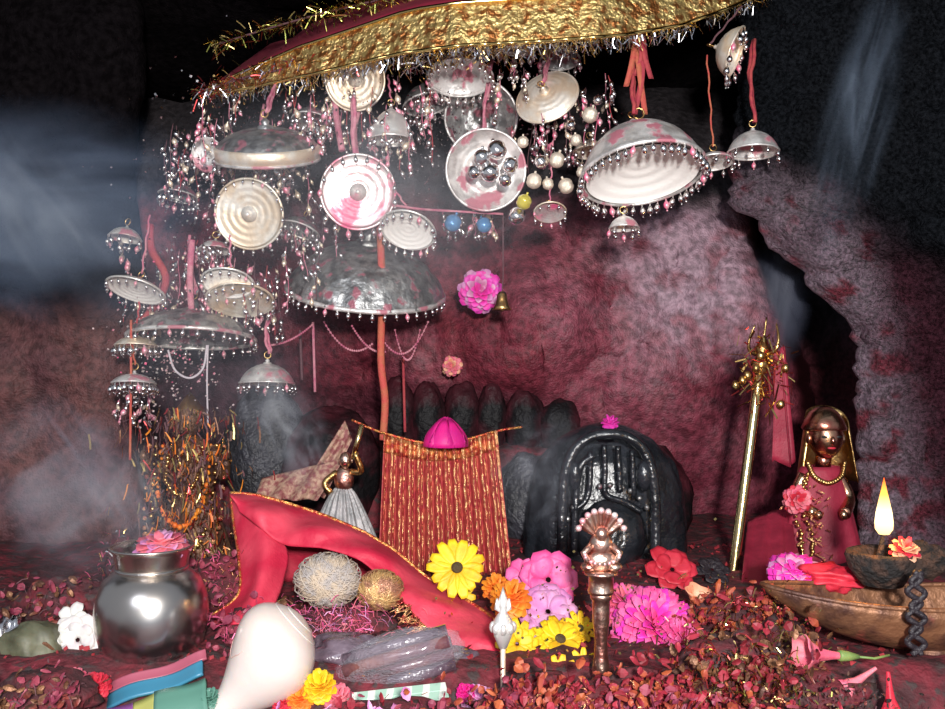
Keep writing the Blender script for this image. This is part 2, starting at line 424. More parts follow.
# ------------------------------------------------------------------ silver umbrellas
def bell_mesh():
    m = MB(); m.lathe([(0,-.0), (.0012,0),(.0014,-.004),(.0035,-.006),(.0052,-.010),(.0050,-.0135),(.0025,-.017),(0,-.018)], 8)
    m.ell((0,0,-.020), .0018, 6, 4)
    return m
_bells = {}
def bell_proto(matn):
    if matn not in _bells:
        me = bell_mesh().build('bell', matn, None, origin=(0,0,0)); _bells[matn] = me.data
        bpy.data.objects.remove(me)
    return _bells[matn]
def add_bell(parent, loc, matn='bright_silver', sc_=1.0, rot=None, name='bell'):
    o = bpy.data.objects.new(name, bell_proto(matn)); COL.objects.link(o); o.parent = parent
    o.location = loc; o.scale = (sc_,)*3
    if rot is not None: o.rotation_euler = rot
    return o
def chhatra(px, py, Y, Rp, up, label, H=.55, mt='silver', bells=20, skirt=0, bs=1.0, inner=None, cord=None, cordmat='cord_pink', cordr=.0028, scallop=0, band=None, knob=True, loop=True, finial=1.0, name='silver_umbrella'):
    """Rp radius in pixels at depth Y; px,py the middle of the rim"""
    c = at(px, py, Y); r = Rp/F*Y; h = H*r
    t = thing(name, c, label, 'umbrella', 'silver umbrellas hung above the shrine')
    mx = axis_mx(up); N = 26
    out = []
    for i in range(N+1):
        a = i/N; rr = r*a; z = h*math.sqrt(max(0, 1-a*a*.92))-h*.28
        z += r*.006*math.sin(a*PI*11)
        out.append((rr, z))
    z0 = out[-1][1]
    if skirt: out += [(r*1.03, z0-skirt*r*.1), (r*1.02, z0-skirt*r)]
    th = max(.0012, r*.02)
    inn = [(max(0, a-th*.5), z-th) for a, z in out[::-1]]
    prof = out+[(out[-1][0]+th*.4, out[-1][1]-th*.5)]+inn
    wob = (lambda a, q, z: 1+.03*math.cos(scallop*a)*(q/r)**4) if scallop else None
    m = MB(); m.lathe(prof, 56, mx, wob); m.build('canopy', mt, t)
    zr = out[-1][1]-th*.5
    if band: MB().lathe([(r*1.0, z0+.001), (r*1.045, z0-skirt*r*.1), (r*1.035, z0-skirt*r), (r*1.0, z0-skirt*r-.001)], 56, mx).build('skirt_band', band, t)
    m = MB()
    rad = out[-1][0]
    m.tube([mx @ V(rad*math.cos(a), rad*math.sin(a), zr) for a in [2*PI*k/48 for k in range(49)]], r*.028+.0006, 6, False)
    m.build('rim', mt if mt != 'silver_dull' else 'silver', t)
    if inner:
        m = MB(); ri = r*.93
        pr = [(ri*k/18, zr-.002+ (1-(k/18)**2)*h*.22+r*.009*math.sin(k*1.6)) for k in range(19)]
        m.lathe(pr, 48, mx); m.build('inner_dish', inner, t)
    if knob:
        zb = (h*.72 if not inner else zr+h*.22)
        m = MB(); m.lathe([(0,zb+.004),(r*.10,zb),(r*.22,zb-r*.02),(r*.24,zb-r*.06),(r*.12,zb-r*.10),(r*.10,zb-r*.16),(r*.05,zb-r*.24),(0,zb-r*.27)], 20, mx)
        m.build('boss', 'bright_silver' if mt != 'silver_dull' else mt, t)
    top = out[0][1]
    m = MB(); f = finial*r
    m.lathe([(f*.16,top-.004),(f*.16,top+f*.03),(f*.07,top+f*.06),(f*.09,top+f*.12),(f*.04,top+f*.17),(0,top+f*.2)], 16, mx); m.build('finial', mt, t)
    if loop:
        m = MB(); q = .006
        m.tube([mx @ V(q*math.cos(a), 0, top+f*.2+q+q*math.sin(a)) for a in [2*PI*k/14 for k in range(15)]], .0011, 6, False); m.build('hanging_loop', 'brass', t)
    for k in range(bells):
        a = 2*PI*(k+.3)/bells
        p = mx @ V(rad*1.01*math.cos(a), rad*1.01*math.sin(a), zr-.002)
        add_bell(t, p, 'bell_silver' if k % 7 else 'silver_pink', bs*R.uniform(.85,1.1), (R.uniform(-.2,.2), R.uniform(-.2,.2), 0))
    if cord is not None:
        a0 = mx @ V(0,0,top+f*.2+.008); e = at(cord[0], cord[1], cord[2] if len(cord) > 2 else Y)-c
        for s in ((-1, 1) if cordr > .002 else (0,)):
            m = MB(); pts = [lerp(a0, e, k/10)+V(s*.004*math.sin(k*.6+s), .003*s, 0)+V(.0015*math.sin(k*1.9), 0, 0) for k in range(11)]
            m.tube(pts, cordr, 6); m.build('cord', cordmat, t)
    return t
CH = chhatra
CH(355,80,1.66,30,(.10,1,.18),'small round silver umbrella facing forward just under the left of the gold valance',H=.35,mt='silver_gold',bells=0,inner='silver_gold',cord=(352,30,1.75))
CH(358,192,1.56,37,(-.05,1,.12),'pink stained silver umbrella facing forward below two pink ribbons',H=.35,mt='silver_pink',bells=18,inner='silver_pink',bs=.9,cord=(352,95,1.64),cordr=.004)
CH(249,214,1.58,35,(.12,1,.25),'gold tinged ringed silver umbrella facing forward at the left',H=.35,mt='silver_gold',bells=22,inner='silver_gold',bs=.55,cord=(262,105,1.7))
CH(547,97,1.62,32,(-.45,-1,.55),'smooth pinkish silver umbrella turned outwards under the valance, right of centre',H=.4,mt='silver_gold',bells=0,knob=False,cord=(560,35,1.75))
CH(486,170,1.58,40,(-.15,1,.15),'wide greyish silver umbrella with cluster of bright bells in its hollow',H=.5,mt='silver',bells=0,cord=(490,60,1.7))
CH(481,118,1.74,36,(.05,1,.35),'large smoky silver umbrella behind the one with bells in its hollow',H=.9,mt='silver_dull',bells=0,cord=(480,40,1.8))
CH(642,172,1.50,61,(-.10,.33,.95),'largest silver umbrella, bright inside with bells round its rim',H=1.15,mt='silver',bells=46,inner='white_metal',bs=1.0,cord=(638,35,1.6),cordmat='cord_red',cordr=.0035,skirt=.04,knob=False)
CH(408,230,1.55,28,(.18,.60,.85),'small bright oval silver umbrella beside the orange cord',H=.5,mt='bright_silver',bells=20,inner='white_metal',bs=.75,cord=(395,190,1.56),knob=False,cordr=.0018)
CH(136,290,1.56,29,(.16,.38,.9),'thin bright silver umbrella furthest left in the cluster',H=.4,mt='bright_silver',bells=20,inner='white_metal',bs=.55,cord=(150,215,1.6),knob=False,cordr=.0018)
CH(228,283,1.56,26,(0,.5,.85),'small bright silver umbrella below the ringed gold tinged one',H=.4,mt='bright_silver',bells=18,inner='white_metal',bs=.6,cord=(230,235,1.58),knob=False,cordr=.0018)
CH(240,300,1.60,33,(-.05,.45,.88),'speckled silver umbrella tucked right behind and below a brighter one',H=.4,mt='silver_gold',bells=22,inner='silver_gold',bs=.7,knob=False)
CH(267,146,1.60,50,(0,-.36,.95),'wide flat silver umbrella with a bright band, high at the left',H=.50,mt='silver_dull',bells=0,skirt=.26,band='silver_gold',knob=False,cord=(285,70,1.7))
CH(366,290,1.70,78,(.10,-.32,1),'big dark embossed silver umbrella behind the orange cord',H=.85,mt='silver_dull',bells=44,scallop=17,bs=.7,cord=(366,180,1.76),cordmat='cord_dark')
CH(192,338,1.66,62,(0,.16,1),'wide dull silver umbrella low on the left hung with a white thread',H=.62,mt='silver_dull',bells=30,scallop=14,bs=.8,cord=(188,235,1.66))
CH(267,383,1.68,27,(0,.10,1),'small silver umbrella with long tassels hung lowest in the middle left',H=1.0,mt='silver',bells=18,bs=.8,cord=(268,310,1.68),cordmat='cord_pink')
CH(134,383,1.58,21,(0,.15,1),'little tiered silver umbrella lowest at the far left',H=.6,mt='silver',bells=22,bs=.9,cord=(131,330,1.58),cordmat='cord_orange',cordr=.0018)
CH(136,345,1.60,20,(0,.1,1),'little silver umbrella just above the tiered one at far left',H=.6,mt='silver_gold',bells=20,bs=.9,cord=(140,300,1.6),cordmat='cord_red',cordr=.0018)
CH(753,152,1.56,25,(.02,.10,1),'small silver dome umbrella at the right on a red cord',H=1.15,mt='silver',bells=10,bs=.7,cord=(752,40,1.62),cordmat='cord_red',cordr=.0032)
CH(735,52,1.58,25,(-.8,.35,.35),'small silver umbrella lying on its side at the top right',H=1.0,mt='silver_gold',bells=14,bs=1.0,cord=(742,6,1.6),cordmat='cord_dark',cordr=.0018)
CH(714,162,1.58,19,(0,.25,1),'tiny silver umbrella between the largest and the right hand dome',H=.6,mt='silver',bells=10,bs=.7,cord=(707,55,1.6),cordmat='cord_orange',cordr=.0016)
CH(624,228,1.55,15,(0,.1,1),'tiny silver umbrella dangling under the largest one',H=1.1,mt='silver',bells=10,bs=.7,cord=(632,205,1.52),cordmat='cord_dark',cordr=.0012)
CH(391,140,1.62,22,(0,.05,1),'bright bell shaped silver umbrella in the middle of the tangle',H=1.9,mt='bright_silver',bells=16,bs=.8,cord=(388,75,1.66),cordr=.0018)
CH(208,155,1.62,17,(.2,1,.3),'small bluish silver umbrella facing forward beside the wide flat one',H=.4,mt='silver',bells=10,bs=.7)
CH(460,78,1.66,33,(0,.3,1),'dull silver umbrella right under the middle of the gold valance',H=.8,mt='silver',bells=24,bs=.9,cord=(460,40,1.7),cordmat='cord_dark')
CH(550,212,1.56,16,(0,.5,.85),'tiny brassy umbrella beside the yellow bead',H=.4,mt='silver_gold',bells=10,bs=.5,inner='silver_pink',cord=(552,165,1.58),cordr=.0014,knob=False)
CH(516,48,1.66,18,(.1,.1,1),'little silver umbrella tucked under the valance right of centre',H=1.1,mt='silver',bells=14,bs=.9)
CH(215,250,1.64,16,(0,.2,1),'tiny silver umbrella on the red ribbon cluster at left',H=.8,mt='silver',bells=12,bs=.9)
CH(125,238,1.62,16,(.1,.2,1),'tiny silver umbrella at the left beside the red ribbon',H=.9,mt='silver',bells=10,bs=.8)
CH(312,122,1.72,20,(.1,.3,1),'dull little silver umbrella between the wide flat one and the bell shaped one',H=.9,mt='silver_dull',bells=16,bs=.9)
CH(427,104,1.74,24,(-.2,.2,1),'dull grey silver umbrella half hidden left of the smoky large one',H=1.1,mt='silver_dull',bells=16,bs=.9)
CH(590,152,1.70,17,(0,.2,1),'dull little silver umbrella tucked behind the left edge of the largest',H=.9,mt='silver_gold',bells=14,bs=.9)
CH(178,196,1.70,19,(.1,.2,1),'dull little silver umbrella left of the ringed gold tinged one',H=.9,mt='silver_dull',bells=16,bs=.9)
CH(300,230,1.70,20,(.3,.3,1),'dull little silver umbrella below and left of the pink stained one',H=.8,mt='silver_dull',bells=16,bs=.9)
CH(560,60,1.72,20,(0,.2,1),'dull little silver umbrella under the valance above the smooth pinkish one',H=.8,mt='silver_dull',bells=14,bs=.9)
# bell cluster in the hollow, each ball bell a thing
ballm = MB(); ballm.ell((0,0,0), 1, 14, 10, fn=lambda d: 1-.10*math.exp(-(d.z/.12)**2)); ballm.tube([V(0,0,.95),V(0,0,1.3)], .16, 6)
_bm = {}
def ball(px, py, Y, rp, mt, label, group, name='ball_bell', cat='bell'):
    k = (mt,)
    if k not in _bm:
        o = ballm.build(name, mt, None, origin=(0,0,0)); _bm[k] = o.data; bpy.data.objects.remove(o)
    o = bpy.data.objects.new(name, _bm[k]); COL.objects.link(o); o.location = at(px, py, Y); r = rp/F*Y; o.scale = (r,r,r)
    o.rotation_euler = (R.uniform(-.5,.5), R.uniform(-.5,.5), R.uniform(0,3)); tag(o, label, cat, group); return o
for px, py, rp in ((482,158,9),(497,150,10),(490,172,10),(510,165,8),(505,180,7),(474,172,7)):
    ball(px, py, 1.53, rp, 'bell_silver', 'round silver bell clustered in the hollow of the wide greyish umbrella', 'bells in the umbrella hollow')
for px, py, rp in ((541,162,7),(557,160,8),(534,181,8),(517,216,9),(566,186,8),(590,115,8),(598,100,5),(612,97,3),(576,140,6),(582,172,6),(548,184,6),(523,142,6),(571,125,5)):
    ball(px, py, 1.57, rp, 'bell_silver' if rp % 2 else 'silver_gold', 'round silver bell loose in the tangle left of the largest umbrella', 'bells beside the largest umbrella')
ball(524,202,1.55,8,'bead_yellow','shiny yellow glass bead among the silver bells','glass beads','glass_bead','bead')
ball(453,223,1.60,9,'bead_blue','bright blue glass bead left of the short string end','glass beads','glass_bead','bead')
ball(484,225,1.62,8,'bead_blue','darker blue glass bead under the string','glass beads','glass_bead','bead')
# strands of tiny bells filling the tangle
def strand(px, py0, py1, Y, label, group, n=5):
    a = at(px, py0, Y); b = at(px+R.uniform(-6,6), py1, Y+R.uniform(-.03,.03)); t = thing('bell_strand', a, label, 'bell strand', group)
    pts = [lerp(V(0,0,0), b-a, k/8)+V(.002*math.sin(k+px), .002*math.cos(k), 0) for k in range(9)]
    MB().tube(pts, .0008, 5).build('thread', R.choice(['cord_dark','cord_pink','cord_red']), t)
    for k in range(n):
        p = lerp(V(0,0,0), b-a, (k+.7)/n)+V(R.uniform(-.007,.007), R.uniform(-.006,.006), 0)
        add_bell(t, p, R.choice(['bell_silver','bell_silver','bell_silver','silver_gold','silver_pink']), R.uniform(.4,1.05), (R.uniform(-.7,.7), R.uniform(-.7,.7), 0))
for (x0,x1,y0,y1,n,lab,grp) in (
    (292,432,75,170,24,'strand of tiny silver bells between the small round and bell shaped umbrellas','bell strands in the upper middle'),
    (165,312,88,250,32,'strand of tiny silver bells in the tangle around the ringed gold tinged umbrella','bell strands at the upper left'),
    (500,612,55,205,17,'strand of tiny silver bells hanging left of the largest umbrella','bell strands at the right of the tangle'),
    (118,290,235,335,24,'strand of tiny silver bells above the wide dull umbrella on the left','bell strands at the lower left'),
    (292,340,190,300,6,'strand of tiny silver bells left of the big dark embossed umbrella','bell strands beside the dark umbrella'),
    (440,500,200,235,5,'short strand of tiny bells below the horizontal string','bell strands under the string'),
    (118,152,385,420,4,'short strand of tiny bells under the tiered umbrella at far left','bell strands under the tiered umbrella')):
    for k in range(n):
        x = x0+(x1-x0)*(k+R.random())/n; ya = R.uniform(y0, lerp(y0,y1,.5)); yb = min(y1, ya+R.uniform(25,75))
        strand(x, ya, max(yb, ya+15), R.uniform(1.57,1.74), lab, grp, 9)
# brass bell under the string
t = thing('brass_bell', at(502,300,1.66), 'small brass hand bell dangling in front of the red rock', 'bell')
MB().lathe([(0,.016),(.005,.015),(.009,.010),(.010,0),(.013,-.010),(.018,-.018),(.016,-.018),(.011,-.008),(0,.008)], 20).build('bell_body', 'brass', t)
MB().ell((0,0,-.017), .004).build('clapper', 'brass', t)
MB().tube([V(0,0,.015), V(.002,0,.04), at(503,215,1.62)-at(502,300,1.66)], .0012).build('cord', 'cord_dark', t)
# cords and strings
def cord(name, pts, r, m, label, cat='cord', group=None, n=8, tw=0):
    p = spline(pts, n)
    return tag(MB().tube(p, r, 7).build(name, m), label, cat, group)
cord('cord', [at(380,225,1.60),at(382,290,1.61),at(381,360,1.60),at(385,400,1.60),at(383,440,1.60)], .0068, 'cord_orange', 'thick orange cord hanging down to the pleated curtain')
cord('string', [at(392,205,1.56),at(420,209,1.57),at(450,211,1.6),at(503,214,1.62)], .0022, 'cord_pink', 'pale pink string running level beneath the greyish umbrella', 'string')
for i,(x,a,b,lb) in enumerate(((313,322,392,'pink'),(403,352,432,'dull red'),(300,330,380,'dark'))):
    cord('cord', [at(x,a,1.80),at(x+1,(a+b)/2,1.80),at(x+2,b,1.80)], .0028, ['cord_pink','cord_red','cord_dark'][i], ['pink cord hanging left of the orange cord below the dark umbrella','dull red cord hanging just right of the thick orange cord','dark cord hanging beside the pink cord below the dark umbrella'][i])
cord('string', [at(208,345,1.60),at(207,380,1.60),at(208,425,1.60)], .0016, 'cord_white', 'white string hanging straight down from the wide dull umbrella', 'string')
cord('string', [at(168,350,1.60),at(175,370,1.60),at(190,378,1.59),at(203,368,1.6),at(207,345,1.6)], .0020, 'cord_white', 'white string looped beneath the wide dull umbrella', 'string')
cord('string', [at(131,320,1.58),at(131,380,1.57),at(130,460,1.57)], .0022, 'cord_orange', 'orange string hanging at the far left in front of brown rock', 'string')
cord('cord', [at(192,240,1.62),at(190,280,1.62),at(193,335,1.64)], .006, 'cord_pink', 'crimson ribbon cord above the wide dull umbrella')
cord('ribbon', [at(150,225,1.63),at(152,250,1.62),at(166,280,1.62),at(150,312,1.64),at(132,330,1.62)], .007, 'cord_red', 'red twisted ribbon bow left of the crimson ribbon cord', 'ribbon')
cord('ribbon', [at(335,85,1.68),at(336,115,1.67),at(342,150,1.62)], .006, 'cord_pink', 'left of two pink ribbons above the pink stained umbrella', 'ribbon')
cord('ribbon', [at(358,110,1.68),at(354,130,1.67),at(356,155,1.62)], .006, 'cord_pink', 'right of two pink ribbons above the pink stained umbrella', 'ribbon')
# red ribbon bow on the largest umbrella
t = thing('ribbon_bow', at(638,40,1.56), 'red ribbon bow tied above the largest silver umbrella', 'ribbon')
for k, (a, b) in enumerate((((-.003,0),(-.020,-.078)),((.002,0),(-.004,-.06)),((.008,0),(.022,-.065)),((-.006,0),(.012,-.125)),((.004,0),(-.006,-.125)))):
    pts = spline([V(a[0],0,.01), V((a[0]+b[0])/2+.006*math.sin(k*2), -.01, b[1]*.5), V(b[0], .0, b[1])], 6)
    MB().strip(pts, .0045, V(1,.3*math.sin(k),0)).build('ribbon_end', 'cord_red' if k % 3 else 'cord_orange', t, solid=.001)
MB().tube([V(.009*math.cos(a), -.006, .009*math.sin(a)-.125) for a in [k*PI/7 for k in range(15)]], .0016, 6, False).build('ring', 'brass', t)
# scalloped bead swags under the dark umbrella
def swag(px0, py0, px1, py1, dip, Y, label, m='cord_pink'):
    pts = []
    for k in range(23):
        u = k/22; pts.append(at(lerp(px0,px1,u), lerp(py0,py1,u)+dip*4*u*(1-u), Y-.02*math.sin(PI*u)))
    mb = MB()
    for p in pts: mb.ell(p, .0024, 6, 4)
    mb.tube(pts, .0010, 5)
    tag(mb.build('bead_swag', m), label, 'bead string', 'bead swags under the dark umbrella')
swag(324,322,372,344,16,1.72,'left pink bead swag under the big dark umbrella')
swag(352,326,385,352,8,1.73,'short pink bead swag behind the left one')
swag(383,340,428,322,22,1.72,'right pink bead swag under the big dark umbrella')
swag(395,330,420,330,30,1.74,'inner narrow pink bead swag right of the orange cord')
swag(272,345,312,325,4,1.74,'pink bead swag joining the left umbrella to the dark one')
# pink pompom on rock
def pom(c, r, n, m, label, name, cat, m2=None, group=None, flat=1.0, pw=.35, up=(0,-.5,1), core=None, stem=None):
    t = thing(name, c, label, cat, group); mx = axis_mx(up).to_3x3(); mb = MB(); mb2 = MB()
    for k in range(n):
        g = (k+.5)/n; th = math.acos(1-1.45*g); a = k*2.39996
        d = V(math.sin(th)*math.cos(a), math.sin(th)*math.sin(a), math.cos(th)*flat)
        L_ = r*R.uniform(.85,1.08); q = d.normalized(); s1 = q.cross(V(0,0,1)); s1 = s1.normalized() if s1.length > .01 else V(1,0,0); s2 = s1.cross(q).normalized()
        w = r*pw*(.4+.6*math.sin(th)); P = []
        tgt = mb2 if (m2 and k % 3 == 0) else mb
        def fn(u, v):
            cu = V(0,0,0)+d*L_*u; ww = w*math.sin(PI*min(.93,.12+.75*u))
            return mx @ (cu+s1*(v-.5)*ww*2+s2*(-.15*r*u*u+.35*w*abs(v-.5)*2))
        tgt.grid(fn, 4, 2)
    mb.build('petal_head', m, t, solid=.0004)
    if m2: mb2.build('inner_petal_head', m2, t, solid=.0004)
    if core: MB().ell(mx @ V(0,0,r*.32*flat), (r*.26,r*.26,r*.14), 12, 6, mx.to_4x4()).build('flower_center', core, t)
    return t
pom(at(480,291,1.80), .042, 110, 'hot_pink', 'round hot pink pompom flower stuck to the red rock', 'pompom', 'flower', m2='mauve', up=(0,-1,.1))

# ------------------------------------------------------------------ canopy valance at the top
def valance():
    low = [(208,96),(260,86),(320,73),(400,54),(460,46),(540,42),(620,36),(680,26),(725,10),(770,-10),(820,-44)]
    dep = [(212,1.72),(320,1.60),(450,1.50),(600,1.50),(725,1.60),(820,1.75)]
    x0, x1 = 208, 800
    t = thing('canopy_valance', at(500,0,1.7), 'round red cloth canopy with a gold brocade valance above the umbrellas', 'canopy')
    o = at(500,0,1.7)
    def W(px): return pl([(205,5),(240,16),(300,30),(420,42),(800,48)], px)
    def P(px, v):
        lo = pl(low, px); Y = pl(dep, px); w = W(px)
        return at(px, lo-w*v, Y+.02*v+.004*math.sin(px*.23)*(1-v))-o
    MB().grid(lambda u, v: P(x0+(x1-x0)*u, v), 150, 10).build('valance_band', 'brocade', t, solid=.003)
    for nm, vv in (('lower_edging', .0), ('upper_edging', 1.0)):
        MB().tube([P(x0+(x1-x0)*k/120, vv)+V(0,-.003,0) for k in range(121)], .0035, 6).build(nm, 'tinsel_gold', t)
    # red cloth going up and back from the band
    def Q(u, v):
        px = x0+(x1-x0)*u; a = P(px, 1)
        return a+V(0, .55*v, .32*v-.03*v*v+.012*math.sin(px*.12)*v)+V(.1*v*(.5-u),0,0)
    MB().grid(Q, 90, 12).build('canopy_cloth', 'canopy_red', t, solid=.003)
    mb = MB(); mg = MB()
    for k in range(900):
        px = R.uniform(x0+5, x1-30); a = P(px, 0); l = R.uniform(.008,.030)
        (mb if k % 3 else mg).strip([a, a+V(R.uniform(-.006,.006), R.uniform(-.008,.004), -l*.5), a+V(R.uniform(-.01,.01), R.uniform(-.01,.004), -l)], R.uniform(.0004,.0011))
    f = mb.build('silver_fringe', 'tinsel_silver', t, smooth=False); f['kind'] = 'stuff'
    f = mg.build('gold_fringe', 'tinsel_gold', t, smooth=False); f['kind'] = 'stuff'
valance()
def tinsel_garland(name, path, rad, n, mats, label, ln=.02, w=.0009, cat='garland', core='cord_dark'):
    pts = spline(path, 10); o = pts[0].copy(); t = thing(name, o, label, cat)
    MB().tube([p-o for p in pts], .0018, 5).build('garland_core', core, t)
    for mi, m in enumerate(mats):
        mb = MB()
        for k in range(n//len(mats)):
            p = R.choice(pts)-o+V(R.gauss(0,1),R.gauss(0,1),R.gauss(0,1))*rad*.3
            d = V(R.gauss(0,1),R.gauss(0,1),R.gauss(0,1)).normalized()*ln*R.uniform(.5,1.2)
            mb.strip([p, p+d*.5+V(0,0,-.001), p+d+V(0,0,-.004)], w)
        q = mb.build('tinsel', m, t, smooth=False); q['kind'] = 'stuff'
    return t
tinsel_garland('tinsel_garland', [at(215,45,1.74),at(270,28,1.70),at(320,14,1.68),at(370,2,1.66),at(420,-10,1.66)], .02, 700, ['tinsel_green','tinsel_gold'], 'green and gold tinsel garland along the top left of the canopy', .022)
tinsel_garland('tinsel_garland', [at(200,95,1.70),at(235,80,1.68),at(300,66,1.64),at(350,58,1.60)], .03, 600, ['tinsel_silver','tinsel_gold','tinsel_red'], 'silver and gold tinsel garland under the left end of the valance', .02)
tinsel_garland('tinsel_garland', [at(400,66,1.62),at(450,58,1.6),at(520,50,1.6),at(600,45,1.6)], .03, 500, ['tinsel_silver','tinsel_silver','tinsel_gold'], 'silver tinsel garland under the middle of the valance', .018)
# sequins caught in the tangle
def sprinkle(name, n, box, sz, m, label, cat):
    mb = MB()
    for k in range(n):
        x0,x1,y0,y1,a,b = box
        gx = R.gauss(.5,.22); gy = R.gauss(.5,.24)
        mb.flake(at(lerp(x0,x1,gx), lerp(y0,y1,gy), R.uniform(a,b)), R.uniform(*sz))
    return tag(mb.build(name, m, smooth=False), label, cat, kind='stuff')
sprinkle('sequins', 1100, (130,330,70,290,1.58,1.76), (.0008,.0022), 'tinsel_silver', 'silver sequins glittering in the left of the umbrella tangle', 'sequins')
sprinkle('sequins', 900, (270,620,60,210,1.6,1.76), (.0008,.0024), 'tinsel_silver', 'silver sequins glittering between the middle umbrellas', 'sequins')
sprinkle('sequins', 420, (110,240,290,420,1.58,1.68), (.0008,.0022), 'silver_pink', 'pinkish sequins around the low left umbrellas', 'sequins')

# ------------------------------------------------------------------ stones and the dark idol
def stone(px, pyb, pyt, wp, Y, m, label, name='stone', cat='stone', seed=0, sq=.5, group=None):
    b = at(px, pyb, Y); tp = at(px, pyt, Y); h = tp.z-b.z; w = wp/F*Y/2
    t = MB(); t.ell(b+V(0,0,h*.45), (w, w*.75, h*.56), 30, 22, fn=lambda d: (1+.14*fbm(tuple(d+V(seed,0,0)), 1.3)))
    return tag(t.build(name, m), label, cat, group)
i = 0
for px, w, top, lab in ((398,36,378,'small black stone first right of the orange cord'),(428,34,382,'small black stone directly left of the magenta flower'),(462,36,380,'small black stone behind the magenta flower'),(492,30,384,'small black stone above the right end of the curtain'),(524,40,388,'reddened black stone past the curtain end'),(560,42,398,'low black stone next to the big dark idol')):
    o = stone(px, 452, top, w, 1.93, 'dark_stone', lab, seed=i*3.3, group='row of small black stones'); i += 1
stone(330,520,408,100,1.86,'dark_stone','broad dark stone behind the small figure in the grey skirt',seed=9)
stone(268,520,388,90,1.88,'smoked_stone','smoke veiled dark stone right of the left idol',seed=12)
stone(536,548,452,84,1.80,'smoked_stone','grey smoky stone left of the big dark idol',seed=15)
stone(648,548,448,90,1.84,'dark_stone','dark stone leaning against the right of the big idol',seed=21)
def dark_idol():
    b = at(605,598,1.66); t = thing('stone_idol', b, 'big domed black stone idol at the centre right of the shrine', 'idol')
    H = at(605,421,1.66).z-b.z; w = 82/F*1.66
    def fn(u, v):
        a = 2*PI*u; z = v
        prof = pl([(0,.95),(.3,1.0),(.6,.93),(.78,.80),(.9,.58),(.97,.30),(1,.0)], z)
        r = w*prof*(1+.03*math.cos(a*13)*(1-z)+.05*fbm((math.cos(a)*1.5, math.sin(a)*1.5, z*3), 1))
        return V(r*math.cos(a), .6*r*math.sin(a), H*z)
    MB().grid(fn, 90, 40, cu=True).build('stone_body', 'black_stone', t)
    # carved arch, central figure
    o = lambda px, py, d=0: at(px, py, 1.545-d)-b
    def fr(px): return .0
    def ribbon(pts, r, nm='carved_ridge', m='black_stone', dd=0):
        MB().tube(spline([o(x,y,dd) for x,y in pts], 6), r, 8).build(nm, m, t)
    ribbon([(562,560),(563,500),(568,462),(585,440),(606,434),(630,438),(648,458),(655,500),(655,560)], .009, 'carved_arch')
    ribbon([(574,555),(576,500),(580,468),(594,455)], .006)
    ribbon([(604,445),(605,470),(606,494),(625,502),(642,512)], .005)
    ribbon([(618,446),(619,470),(620,492)], .005); ribbon([(632,450),(633,475),(634,498)], .005)
    ribbon([(590,452),(590,480),(586,500),(572,512)], .005)
    MB().ell(o(644,476), (.013,.012,.026), 16, 10).build('carved_ear', 'black_stone', t)
    MB().ell(o(575,476), (.011,.012,.026), 16, 10).build('carved_ear', 'black_stone', t)
    MB().ell(o(611,535,-.035), (.062,.035,.062), 24, 14, fn=lambda d: 1+.12*fbm(tuple(d),2)).build('carved_face', 'black_stone', t)
    for k in range(15):
        a = PI*k/14; MB().ell(o(610+47*math.cos(a), 545-60*math.sin(a)), .0045, 8, 6).build('bead', 'silver_dull', t)
dark_idol()
pom(at(610,424,1.60), .016, 30, 'hot_pink', 'tiny pink flower resting on top of the big black idol', 'pink_flower', 'flower', up=(0,-.4,1))
pom(at(452,366,1.88), .022, 40, 'rose', 'dusty pink flower stuck on the rock above the black stones', 'dusty_flower', 'flower', up=(0,-1,.1), m2='salmon')

# ------------------------------------------------------------------ pleated curtain
def curtain():
    Y0 = 1.58
    t = thing('pleated_curtain', at(443,560,Y0), 'orange red pleated curtain with gold lines hung on a string', 'curtain'); o = at(443,560,Y0)
    NP = 13
    def P(u, v, d=0):
        lx = lerp(384,378,v); rx = lerp(497,512,v)
        px = lerp(lx, rx, u); py = lerp(434+12*math.sin(PI*u)-4*u, 575, v)
        a = u*NP*2*PI
        return at(px, py, Y0-.06*v-.011*math.cos(a)*(.5+.5*v)-d)-o
    MB().grid(lambda u, v: P(u, v), 208, 24).build('cloth', 'pleat', t, solid=.0015)
    for k in range(NP):
        for s in (-.012, .014):
            u = (k+.0)/NP+s+.01
            if 0 < u < 1: MB().tube([P(u, q/20, .0022)+V(.0012*math.sin(q*2+k),0,0) for q in range(21)], R.uniform(.0012,.0022), 5).build('gold_line', 'gold_line', t)
    MB().grid(lambda u, v: P(u, v*.13, .004), 160, 3).build('gold_band', 'gold_line', t, solid=.001)
    MB().tube(spline([P(.985,k/6,.004) for k in range(3)]+[P(.985,.7,.004), P(.985,1,.004)], 6), .003, 6).build('gold_edge', 'gold_line', t)
    cp = spline([at(352,380+40,1.60)-o, at(384,433,Y0)-o, at(440,444,Y0-.005)-o, at(497,431,Y0)-o, at(522,427,1.6)-o], 8)
    MB().tube(cp, .0022, 6).build('hanging_string', 'gold_trim', t)
curtain()
def cone_flower(c, r, h, m, label):
    t = thing('magenta_flower', c, label, 'flower')
    for ring, (n, q) in enumerate(((7,1.0),(6,.7),(5,.4))):
        for k in range(n):
            a = 2*PI*k/n+ring*.4
            def fn(u, v, a=a, q=q):
                w = (v-.5)*1.3; rr = r*q*(1-.75*u*u); aa = a+w*(1-.5*u)
                return V(rr*math.cos(aa), rr*math.sin(aa), h*u*(1.05-.1*q))
            MB().grid(fn, 5, 4).build('petal', m, t, solid=.0006)
    return t
cone_flower(at(446,446,1.55), .038, .048, 'magenta', 'folded magenta flower perched on top of the pleated curtain')

